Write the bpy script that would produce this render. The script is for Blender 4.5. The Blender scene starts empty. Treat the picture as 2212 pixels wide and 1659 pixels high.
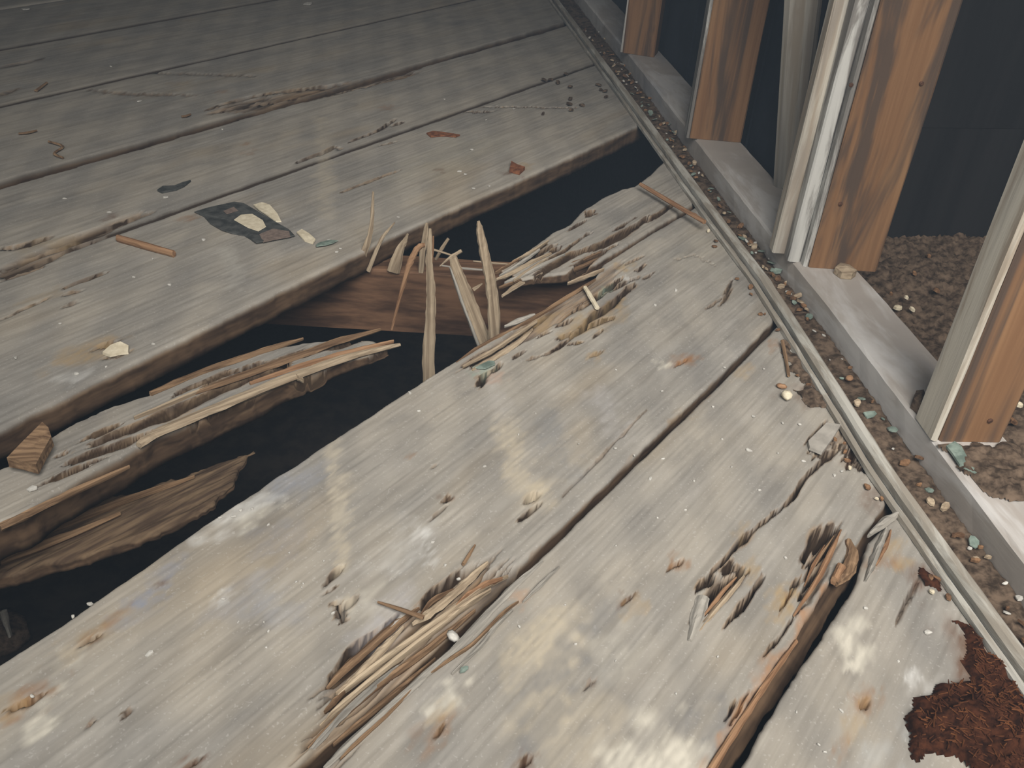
import bpy, math, random
import numpy as np
from mathutils import Matrix, Vector

random.seed(7); rng = np.random.default_rng(7)
SC = bpy.context.scene
COL = SC.collection

# ------------------------------------------------------------------ camera
W, H = 2212.0, 1659.0
CX, CY = 1106.0, 829.5
FPX = 1959.17
CAMH = 0.5                                    # lens half a metre above the planks
def _n(v): v = np.array(v, float); return v / np.linalg.norm(v)
_up = _n([0.05849902, 0.81942281, 0.57019656])
_d1 = _n([0.5989481, 0.42814081, -0.67672492])
C45 = math.sqrt(.5)
_left = np.cross(_up, _d1)
_Y = C45 * _d1 + C45 * _left
_X = np.cross(_Y, _up)
RW = np.array([_X, _Y, _up])                  # world = RW @ camera
cam_d = bpy.data.cameras.new('camera'); cam = bpy.data.objects.new('camera', cam_d); COL.objects.link(cam)
cam_d.sensor_width = 36.0; cam_d.lens = FPX / W * 36.0; cam_d.clip_start = 0.01
_m = Matrix.Identity(4)
for i in range(3):
    for j in range(3): _m[i][j] = RW[i, j]
_m[2][3] = CAMH
cam.matrix_world = _m
SC.camera = cam

# ------------------------------------------------------------------ light
w = bpy.data.worlds.new('world'); SC.world = w; w.use_nodes = True
bg = w.node_tree.nodes['Background']; bg.inputs[0].default_value = (0.80, 0.93, 1.0, 1); bg.inputs[1].default_value = 0.10
# thin dusty haze fills the room
vo = w.node_tree.nodes.new('ShaderNodeVolumeScatter'); vo.inputs['Color'].default_value = (.60, .78, 1.0, 1); vo.inputs['Density'].default_value = .036; vo.inputs['Anisotropy'].default_value = 0.0
w.node_tree.links.new(vo.outputs[0], w.node_tree.nodes['World Output'].inputs['Volume'])
def area(name, loc, target, sx, sy, energy, color, spread=180):
    l = bpy.data.lights.new(name, 'AREA'); l.shape = 'RECTANGLE'; l.size = sx; l.size_y = sy
    l.energy = energy; l.color = color; l.spread = math.radians(spread)
    o = bpy.data.objects.new(name, l); COL.objects.link(o); o.location = loc
    d = Vector(target) - Vector(loc); o.rotation_euler = d.to_track_quat('-Z', 'Y').to_euler()
    return o
area('doorway_daylight', (0.24, -0.36, 1.30), (0.36, 0.80, 0.0), 1.0, 0.9, 15.6, (1.0, 0.96, 0.91), 96)
area('side_fill_light', (-1.5, -0.35, 1.05), (0.35, 0.75, 0.1), 1.2, 1.2, 8.5, (0.95, 0.98, 0.97))  # added soft fill from the left, replacing ambient light lost in the haze
vs = SC.view_settings
SC.display_settings.display_device = 'sRGB'
vs.view_transform = 'Standard'; vs.look = 'None'; vs.gamma = 1.0; vs.use_curve_mapping = False
vs.exposure = 0.0
SC.cycles.max_bounces = 3; SC.cycles.diffuse_bounces = 2; SC.cycles.glossy_bounces = 1; SC.cycles.adaptive_threshold = 0.18; SC.cycles.adaptive_min_samples = 16

# ------------------------------------------------------------------ unprojection helpers (photo point -> place)
CAMP = np.array([0, 0, CAMH])
def ray(x, y): return RW @ np.array([x - CX, -(y - CY), -FPX])
def P(x, y, z=0.0):
    r = ray(x, y); t = (z - CAMH) / r[2]; return CAMP + r * t
def PY(x, y, Y):
    r = ray(x, y); t = Y / r[1]; return CAMP + r * t
def PK(x, y, z0, k):                          # plane z = z0 + k*along
    r = ray(x, y); n = np.array([-k * C45, -k * C45, 1.0]); t = (z0 - n @ CAMP) / (n @ r); return CAMP + r * t
def mpp(p): return np.linalg.norm(np.array(p) - CAMP) / FPX * 1.0      # metres per photo pixel at p
def AB(p): return np.array([C45 * (p[0] + p[1]), C45 * (p[1] - p[0])])
def XY(a, b): return np.array([C45 * (a - b), C45 * (a + b)])

# ------------------------------------------------------------------ noise
_T = rng.random((256, 256))
def vnoise(x, y, seed=0):
    x = np.asarray(x, float) + seed * 17.31; y = np.asarray(y, float) + seed * 7.77
    xi = np.floor(x).astype(int); yi = np.floor(y).astype(int); fx = x - xi; fy = y - yi
    fx = fx * fx * (3 - 2 * fx); fy = fy * fy * (3 - 2 * fy)
    g = lambda i, j: _T[i & 255, j & 255]
    return (g(xi, yi) * (1 - fx) + g(xi + 1, yi) * fx) * (1 - fy) + (g(xi, yi + 1) * (1 - fx) + g(xi + 1, yi + 1) * fx) * fy

def poly_dist(A, B, pl):
    """distance of points to an open polyline, and the fraction along it"""
    d = np.full(A.shape, 1e9); tt = np.zeros(A.shape)
    seg = np.linalg.norm(np.diff(pl, axis=0), axis=1); L = max(seg.sum(), 1e-9); s0 = 0
    for i in range(len(pl) - 1):
        p, q = pl[i], pl[i + 1]; v = q - p; ll = max(v @ v, 1e-12)
        t = np.clip(((A - p[0]) * v[0] + (B - p[1]) * v[1]) / ll, 0, 1)
        dd = np.hypot(A - p[0] - t * v[0], B - p[1] - t * v[1])
        m = dd < d; d = np.where(m, dd, d); tt = np.where(m, (s0 + t * seg[i]) / L, tt); s0 += seg[i]
    return d, tt
def in_poly(A, B, pl):
    ins = np.zeros(A.shape, bool); n = len(pl)
    for i in range(n):
        p, q = pl[i], pl[(i + 1) % n]
        if p[1] == q[1]: continue
        c = ((p[1] > B) != (q[1] > B)) & (A < (q[0] - p[0]) * (B - p[1]) / (q[1] - p[1]) + p[0])
        ins ^= c
    return ins
def sdf_poly(A, B, pl):                        # positive inside
    d, _ = poly_dist(A, B, np.vstack([pl, pl[:1]]))
    return np.where(in_poly(A, B, pl), d, -d)

# ------------------------------------------------------------------ object helpers
WM = {}
def link(o, parent=None, M=None):
    COL.objects.link(o)
    M = M if M is not None else Matrix.Identity(4)
    WM[o.name] = M
    if parent is not None:
        o.parent = parent; o.matrix_parent_inverse = Matrix.Identity(4)
        o.matrix_basis = WM[parent.name].inverted() @ M
    else:
        o.matrix_basis = M
    return o
def tag(o, label=None, cat=None, group=None, kind=None):
    if label: o['label'] = label
    if cat: o['category'] = cat
    if group: o['group'] = group
    if kind: o['kind'] = kind
    return o
def empty(name, loc=(0, 0, 0)):
    o = bpy.data.objects.new(name, None); o.empty_display_size = 0.05
    return link(o, None, Matrix.Translation(Vector([float(q) for q in loc])))
def mk(name, verts, faces, mat, parent=None, origin=None, smooth=False, M=None):
    """verts in world space"""
    V = np.array(verts, float)
    if M is None:
        o3 = np.array(origin if origin is not None else [V[:, 0].mean(), V[:, 1].mean(), V[:, 2].min()], float)
        M = Matrix.Translation(Vector([float(q) for q in o3])); V = V - o3
    me = bpy.data.meshes.new(name); me.from_pydata(V.tolist(), [], [list(map(int, f)) for f in faces]); me.update()
    if smooth: me.polygons.foreach_set('use_smooth', [True] * len(me.polygons))
    if mat: me.materials.append(mat)
    return link(bpy.data.objects.new(name, me), parent, M)

# ------------------------------------------------------------------ materials
class NT:
    def __init__(s, name):
        s.m = bpy.data.materials.new(name); s.m.use_nodes = True; s.t = s.m.node_tree; s.t.nodes.clear()
        s.out = s.t.nodes.new('ShaderNodeOutputMaterial'); s.b = s.t.nodes.new('ShaderNodeBsdfPrincipled')
        s.t.links.new(s.b.outputs[0], s.out.inputs[0]); s.b.inputs['Roughness'].default_value = .8
        s.b.inputs['Specular IOR Level'].default_value = .25
        s.tc = s.t.nodes.new('ShaderNodeTexCoord')
    def L(s, a, b): s.t.links.new(a, b)
    def val(s, sock, v):
        if hasattr(v, 'is_output'): s.L(v, sock)
        else: sock.default_value = v
    def mapping(s, scale, src='Object', rnd=True):
        mp = s.t.nodes.new('ShaderNodeMapping'); mp.inputs['Scale'].default_value = scale
        v = s.tc.outputs[src]
        if rnd:
            oi = s.t.nodes.new('ShaderNodeObjectInfo'); mu = s.t.nodes.new('ShaderNodeMath'); mu.operation = 'MULTIPLY'
            s.L(oi.outputs['Random'], mu.inputs[0]); mu.inputs[1].default_value = 7.0
            va = s.t.nodes.new('ShaderNodeVectorMath'); va.operation = 'ADD'; s.L(v, va.inputs[0]); s.L(mu.outputs[0], va.inputs[1]); v = va.outputs[0]
        s.L(v, mp.inputs[0]); return mp.outputs[0]
    def noise(s, scale, vec, detail=4, rough=.6, dist=0.0):
        n = s.t.nodes.new('ShaderNodeTexNoise'); n.inputs['Scale'].default_value = scale; n.inputs['Detail'].default_value = detail
        n.inputs['Roughness'].default_value = rough; n.inputs['Distortion'].default_value = dist
        s.L(vec, n.inputs['Vector']); return n.outputs['Fac']
    def ramp(s, fac, lo, hi):
        r = s.t.nodes.new('ShaderNodeMapRange'); r.interpolation_type = 'SMOOTHSTEP'; r.clamp = True
        s.L(fac, r.inputs[0]); r.inputs[1].default_value = lo; r.inputs[2].default_value = hi; return r.outputs[0]
    def math(s, op, a, b):
        m = s.t.nodes.new('ShaderNodeMath'); m.operation = op; s.val(m.inputs[0], a); s.val(m.inputs[1], b); return m.outputs[0]
    def mix(s, fac, a, b, mode='MIX'):
        m = s.t.nodes.new('ShaderNodeMix'); m.data_type = 'RGBA'; m.blend_type = mode
        s.val(m.inputs[0], fac); s.val(m.inputs[6], a if hasattr(a, 'is_output') else (*a, 1)); s.val(m.inputs[7], b if hasattr(b, 'is_output') else (*b, 1))
        return m.outputs[2]
    def attr(s, name):
        a = s.t.nodes.new('ShaderNodeAttribute'); a.attribute_name = name; return a
    def bump(s, h, strength, dist):
        b = s.t.nodes.new('ShaderNodeBump'); b.inputs['Strength'].default_value = strength; b.inputs['Distance'].default_value = dist
        s.L(h, b.inputs['Height']); s.L(b.outputs[0], s.b.inputs['Normal'])
    def done(s, col): s.val(s.b.inputs['Base Color'], col if hasattr(col, 'is_output') else (*col, 1)); return s.m

def mat_plank():
    n = NT('weathered_grey_plank')
    g = n.mapping((3.0, 110.0, 30.0)); gr = n.noise(1.0, g, 3, .65)
    bl = n.noise(1.0, n.mapping((5.0, 11.0, 8.0)), 2, .6, .6)
    bl2 = n.noise(1.0, n.mapping((16.0, 34.0, 20.0)), 4, .65, 0)
    fine = n.noise(420.0, n.mapping((1, 1, 1)), 1, .6)
    c = n.mix(n.ramp(bl, .28, .74), (0.250, 0.238, 0.215), (0.335, 0.308, 0.262))
    c = n.mix(n.math('MULTIPLY', n.ramp(bl2, .48, .78), .40), c, (0.40, 0.378, 0.34))
    c = n.mix(n.math('MULTIPLY', n.ramp(bl2, .50, .26), .40), c, (0.175, 0.167, 0.155))
    c = n.mix(n.math('MULTIPLY', n.ramp(n.noise(1.0, n.mapping((4.0, 9.0, 5.0)), 2, .6, 0), .56, .74), .40), c, (0.33, 0.265, 0.175))
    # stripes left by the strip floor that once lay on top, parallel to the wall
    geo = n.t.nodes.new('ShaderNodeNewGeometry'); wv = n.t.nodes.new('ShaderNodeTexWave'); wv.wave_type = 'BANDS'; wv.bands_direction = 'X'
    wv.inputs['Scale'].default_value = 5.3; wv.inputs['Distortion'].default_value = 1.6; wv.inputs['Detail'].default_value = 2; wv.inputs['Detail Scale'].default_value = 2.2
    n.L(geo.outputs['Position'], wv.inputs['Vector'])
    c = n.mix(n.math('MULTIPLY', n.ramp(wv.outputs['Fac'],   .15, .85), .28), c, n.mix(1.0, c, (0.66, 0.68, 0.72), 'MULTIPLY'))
    c = n.mix(n.math('MULTIPLY', n.ramp(gr, .58, .34), .32), c, n.mix(1.0, c, (.55, .53, .50), 'MULTIPLY'))
    c = n.mix(n.math('MULTIPLY', n.ramp(fine, .62, .75), .25), c, (.5, .49, .46))
    # exposed rotten wood in the pits and on the broken edges
    rot = n.attr('rot').outputs['Fac']
    rn = n.noise(1.0, n.mapping((14.0, 190.0, 90.0)), 2, .6)
    rc = n.mix(n.ramp(rn, .30, .70), (0.075, 0.043, 0.025), (0.30, 0.205, 0.120))
    c = n.mix(rot, c, rc)
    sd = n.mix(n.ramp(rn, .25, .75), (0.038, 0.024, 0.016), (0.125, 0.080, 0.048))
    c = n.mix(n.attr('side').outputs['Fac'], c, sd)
    c = n.mix(n.attr('deep').outputs['Fac'], c, (0.026, 0.016, 0.010))  # near-black brown painted into cracks as their shadow; also carries dark joint edges
    mk_ = n.attr('mark')
    inv = n.math('SUBTRACT', 1.0, mk_.outputs['Alpha'])
    sc = n.mix(inv, (0, 0, 0), c)
    c = n.mix(1.0, sc, mk_.outputs['Color'], 'ADD')
    n.b.inputs['Roughness'].default_value = .9; n.b.inputs['Specular IOR Level'].default_value = .12
    h = n.math('ADD', n.math('MULTIPLY', gr, 1.0), n.math('MULTIPLY', bl2, .5))
    n.bump(h, .35, .0008)
    return n.done(c)
def mat_wood(name, dark, lite, grain=(4, 120, 120), stain=None, stain_amt=.6, bumpd=.0012, rough=.8):
    n = NT(name); gr = n.noise(1.0, n.mapping(grain), 5, .6)
    c = n.mix(n.ramp(gr, .32, .68), dark, lite)
    if stain is not None:
        sn = n.noise(1.0, n.mapping((grain[0] * 1.2, grain[1] * .28, grain[2] * .28)), 4, .6, .5)
        c = n.mix(n.math('MULTIPLY', n.ramp(sn, .50, .70), stain_amt), c, stain)
    n.b.inputs['Roughness'].default_value = rough
    n.bump(gr, .5, bumpd); return n.done(c)
def mat_flaky(name, paint, under, dirt, grain=(9, 60, 60), cover=.52):
    n = NT(name); a = n.noise(1.0, n.mapping(grain), 5, .65, .5); b = n.noise(1.0, n.mapping((grain[0] * .5, grain[1] * .45, grain[2] * .45)), 4, .6)
    c = n.mix(n.ramp(a, cover - .08, cover + .08), under, paint)
    c = n.mix(n.math('MULTIPLY', n.ramp(b, .50, .72), .75), c, dirt)
    n.b.inputs['Roughness'].default_value = .7
    n.bump(a, .6, .0015); return n.done(c)
def mat_plain(name, a, b, scale=120, rough=.8, spec=.25):
    n = NT(name); x = n.noise(scale, n.mapping((1, 1, 1)), 3, .6); n.b.inputs['Roughness'].default_value = rough
    n.b.inputs['Specular IOR Level'].default_value = spec
    n.bump(x, .4, .001); return n.done(n.mix(n.ramp(x, .3, .7), a, b))

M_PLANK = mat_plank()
M_SPL_PALE = mat_wood('pale_split_wood', (.20, .150, .100), (.42, .340, .240), (9, 260, 260))
M_SPL_BROWN = mat_wood('brown_split_wood', (.095, .055, .030), (.27, .175, .10), (9, 260, 260))
M_SPL_GREY = mat_wood('grey_split_wood', (.18, .17, .15), (.36, .34, .30), (9, 240, 240))
M_SPL_ORANGE = mat_wood('orange_split_wood', (.17, .088, .045), (.34, .205, .115), (9, 240, 240))
M_JOIST = mat_wood('joist_wood', (.050, .026, .015), (.17, .094, .053), (3, 70, 70))
def mat_stud():
    n = NT('brown_stud_wood'); gr = n.noise(1.0, n.mapping((120, 120, 3)), 3, .6, .2); bl = n.noise(1.0, n.mapping((22, 22, 1.8)), 4, .65, .8); kn = n.noise(1.0, n.mapping((14, 14, 6)), 2, .5)
    c = n.mix(n.ramp(gr, .3, .7), (.185, .098, .048), (.250, .140, .070))
    c = n.mix(n.math('MULTIPLY', n.ramp(kn, .55, .75), .5), c, (.27, .165, .085))
    c = n.mix(n.math('MULTIPLY', n.ramp(bl, .45, .60), .85), c, (.062, .048, .040))
    n.bump(gr, .4, .0007); return n.done(c)
M_STUD = mat_stud()
M_CASING = mat_flaky('weathered_pale_casing', (.50, .50, .475), (.21, .20, .185), (.11, .11, .115), (55, 55, 7))
M_JAMB = mat_flaky('worn_cream_jamb', (.52, .49, .42), (.33, .28, .22), (.16, .155, .15), (45, 45, 3.5), .45)
M_LEAN = mat_flaky('worn_leaning_board', (.34, .32, .28), (.26, .225, .18), (.13, .125, .12), (3.0, 60, 60), .45)
M_PLATE = mat_flaky('worn_grey_plate', (.50, .49, .475), (.36, .33, .30), (.27, .28, .31), (16, 4, 16))
M_PLATE_EDGE = M_PLATE
M_TRACK = mat_flaky('worn_track_paint', (.42, .41, .37), (.27, .245, .205), (.13, .14, .13), (60, 9, 60))
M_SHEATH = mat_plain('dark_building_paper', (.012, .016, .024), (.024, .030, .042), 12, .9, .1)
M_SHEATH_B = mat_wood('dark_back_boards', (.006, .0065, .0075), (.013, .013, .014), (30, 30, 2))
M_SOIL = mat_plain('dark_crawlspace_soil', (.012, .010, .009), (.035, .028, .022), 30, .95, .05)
M_DUST = mat_plain('red_brown_sawdust', (.014, .006, .004), (.060, .022, .011), 160, .95, .05)
M_FIBRE = mat_plain('orange_wood_fibre', (.045, .016, .008), (.12, .046, .018), 90, .9, .1)
M_DIRT = mat_plain('grey_brown_dirt', (.035, .025, .018), (.145, .105, .075), 110, .95, .05)
M_CHIP_W = mat_plain('white_paint_chip', (.36, .35, .32), (.54, .53, .49), 200, .6)
M_CHIP_C = mat_plain('cream_flake', (.50, .44, .32), (.66, .60, .46), 120, .8)
M_CHIP_G = mat_plain('green_paint_flake', (.10, .135, .115), (.23, .29, .25), 90, .65)
M_CRUMB = mat_plain('brown_wood_crumb', (.075, .040, .022), (.24, .135, .07), 120, .9)
M_RUSTY = mat_plain('rusty_flake', (.10, .035, .016), (.25, .10, .045), 150, .85)
M_DARKFLAKE = mat_plain('charcoal_flake', (.03, .033, .033), (.075, .078, .075), 90, .8)
M_PRINT = mat_plain('faded_print', (.13, .10, .085), (.20, .155, .13), 200, .8)
M_GREYCHIP = mat_plain('grey_wood_chip', (.24, .225, .20), (.34, .32, .285), 60, .85)
M_NAIL = mat_plain('rusted_nail', (.05, .025, .016), (.13, .062, .036), 300, .7)

# ------------------------------------------------------------------ damage seen on the planks (photo coordinates)
CR = [  # cracks and slits: points, width px, depth mm, rot
 ([(189,194),(280,203),(422,206)],4,3,.8), ([(331,157),(557,165)],3,3,.6), ([(0,206),(34,192)],4,3,.8), ([(0,145),(95,128)],4,5,.8),
 ([(450,236),(520,214),(574,203),(680,189),(740,180)],8,7,1), ([(470,240),(560,222),(640,208)],7,6,1), ([(590,228),(640,215),(720,200),(800,186)],6,6,1),
 ([(0,537),(40,534),(68,527),(111,513)],10,8,1), ([(40,566),(130,530),(225,492),(297,463)],8,8,1), ([(60,572),(170,526),(250,505)],9,9,1), ([(10,590),(90,562),(200,520)],8,9,1),
 ([(753,307),(790,293),(821,280),(855,257)],7,6,1), ([(848,272),(868,265)],6,6,1), ([(690,335),(720,318),(735,322)],7,6,1), ([(640,352),(700,328)],6,5,1), ([(820,315),(855,306)],4,3,.7),
 ([(1030,230),(1120,231),(1246,233)],3,4,.9), ([(1007,241),(1064,240)],6,5,.8), ([(740,415),(797,392),(865,368)],6,4,.9),
 ([(0,690),(60,664),(111,641)],4,4,.9), ([(140,622),(165,611),(223,590)],7,6,1), ([(145,634),(170,629)],10,6,1), ([(140,662),(160,653)],7,5,.8),
 ([(210,752),(235,745),(250,738)],14,8,1), ([(232,772),(260,769),(278,762)],7,5,1),
 # near edge of the hole
 ([(1105,776),(1130,761)],6,5,1), ([(1132,782),(1163,770),(1192,760)],3,3,.8), ([(1190,761),(1205,752),(1219,741),(1235,733)],7,6,1), ([(1166,725),(1188,715)],8,8,1),
 ([(1208,733),(1231,721)],8,8,1), ([(1239,728),(1271,706),(1325,686)],13,11,1), ([(1257,708),(1282,685),(1322,657),(1353,630)],15,12,1), ([(1231,744),(1262,737)],8,6,1),
 ([(1282,730),(1298,715)],7,5,.9), ([(1210,704),(1237,690)],9,8,1), ([(1239,670),(1260,656)],9,8,1), ([(1300,625),(1344,601)],9,8,1), ([(1322,627),(1353,609),(1376,600)],8,8,1),
 ([(1351,629),(1369,614)],9,8,1), ([(1353,569),(1391,553)],5,4,.9), ([(1280,645),(1297,627)],10,9,1), ([(1392,604),(1410,590)],5,4,.8), ([(1375,585),(1395,570)],8,7,.9),
 ([(1013,793),(1050,776),(1087,761),(1127,726),(1154,703)],8,9,1), ([(1000,791),(1045,765),(1090,739),(1130,714)],8,9,1), ([(1030,790),(1070,770)],7,7,1),
 ([(1034,834),(1042,815),(1055,805)],16,11,1), ([(1055,805),(1070,800),(1081,786)],10,8,1),
 ([(1395,884),(1280,1006),(1213,1070)],2.5,2,.5), ([(960,1080),(975,1072)],10,7,1), ([(930,1118),(962,1095)],6,5,1), ([(1142,1083),(1160,1062)],12,6,1), ([(1125,1125),(1160,1092)],7,6,1),
 # rot on the near rim of the long joint
 ([(703,1262),(738,1225)],9,7,1), ([(700,1280),(728,1265)],5,5,1), ([(722,1300),(735,1318),(745,1335)],14,9,1), ([(745,1312),(774,1290)],10,8,1), 
 ([(1003,1231),(942,1272),(909,1306)],9,8,1), ([(855,1329),(815,1360),(777,1390),(740,1427),(700,1470)],9,8,1),
 # second plank, left pit
 ([(1810,969),(1769,1002),(1735,1040),(1708,1080),(1671,1107)],7,8,1), ([(1681,1103),(1624,1151),(1600,1174),(1573,1204),(1539,1235),(1525,1262)],7,8,1),
 ([(1566,1353),(1600,1312),(1647,1245)],9,9,1), ([(1684,1319),(1708,1282)],7,7,1), ([(1710,1272),(1722,1250)],8,7,1), ([(1512,1270),(1538,1248)],12,9,1),
 ([(1560,1235),(1585,1220),(1610,1238)],16,12,1), ([(1530,1300),(1560,1268),(1600,1243)],20,13,1), ([(1730,1222),(1745,1190),(1752,1174)],8,9,1),
 ([(1752,1185),(1772,1156),(1799,1140)],22,12,1), ([(1745,1225),(1775,1195),(1800,1160)],10,9,1), ([(1745,1262),(1775,1225)],7,7,1), ([(1728,1292),(1745,1275)],7,7,1),
 ([(1740,955),(1760,938),(1783,918),(1816,924)],8,8,1), ([(1745,974),(1772,988),(1800,968)],7,7,1), ([(1796,955),(1820,960),(1850,985)],16,9,1), ([(1830,990),(1868,1020)],10,6,1),
 ([(1556,661),(1570,640),(1580,607)],7,4,.9), ([(1530,665),(1556,645)],6,4,.8),
 ([(1984,1252),(1960,1300),(1934,1349)],3,3,.7), ([(1565,1555),(1590,1515)],6,6,1), ([(1580,1560),(1622,1485)],5,6,1), ([(1655,1420),(1700,1350),(1740,1300)],5,6,1),
 ([(17,1538),(45,1528),(71,1515)],14,7,1), ([(395,1659),(425,1640)],9,6,1), ([(940,1585),(962,1567)],9,5,1), ([(1125,1655),(1150,1635)],10,6,1),
 ([(190,1385),(212,1375)],12,6,1), ([(260,1545),(280,1538)],10,4,.9), ([(186,1574),(198,1566)],8,4,.9),
 ([(1450,1225),(1470,1215)],12,7,1), ([(1350,1305),(1366,1290)],7,4,.9), ([(1266,1478),(1280,1470)],8,5,1), ([(1278,770),(1296,762)],7,4,.9), ([(1462,787),(1478,778)],9,5,.9),
 ([(1455,560),(1500,552),(1545,575)],3,2,.5), ([(1870,1528),(1880,1510)],10,4,1), ([(930,1012),(940,1006)],4,2,.6),
]
ZN = [  # zones worn down to splintered fibre: polygon, depth mm, ridge amplitude mm, ridges per metre
 ([(640,1650),(674,1599),(684,1555),(705,1508),(692,1500),(692,1477),(738,1427),(790,1385),(850,1338),(905,1312),(940,1275),(1000,1228),(1045,1206),(1075,1222),(1112,1240),(1130,1225),(1060,1320),(900,1470),(760,1620),(720,1690)],7,9,260),
 ([(985,800),(1090,725),(1165,678),(1290,596),(1345,560),(1330,620),(1200,705),(1090,765),(1010,800)],2,4,330),
 ([(1500,1330),(1525,1270),(1570,1235),(1612,1240),(1580,1280),(1530,1345)],5,6,300),
 ([(1735,1250),(1760,1175),(1805,1135),(1830,1150),(1790,1235),(1740,1310)],4,6,300),
 ([(0,612),(0,575),(120,525),(300,455),(320,462),(200,520),(90,580)],4,6,220),
 ([(440,245),(520,218),(740,178),(900,150),(900,160),(700,212),(560,240)],2,4,200),
 ([(1740,955),(1783,918),(1830,925),(1870,1000),(1845,1010),(1800,965),(1772,988)],3,3,200),
]
RUST = (.23, .115, .048); DRUST = (.11, .052, .027); CREAM = (.56, .53, .45); WHITE = (.60, .60, .58); BEIGE = (.44, .385, .29); BLUE = (.20, .23, .30); DGREY = (.15, .152, .155); GRN = (.22, .32, .26); OCHRE=(.33,.235,.12)
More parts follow.
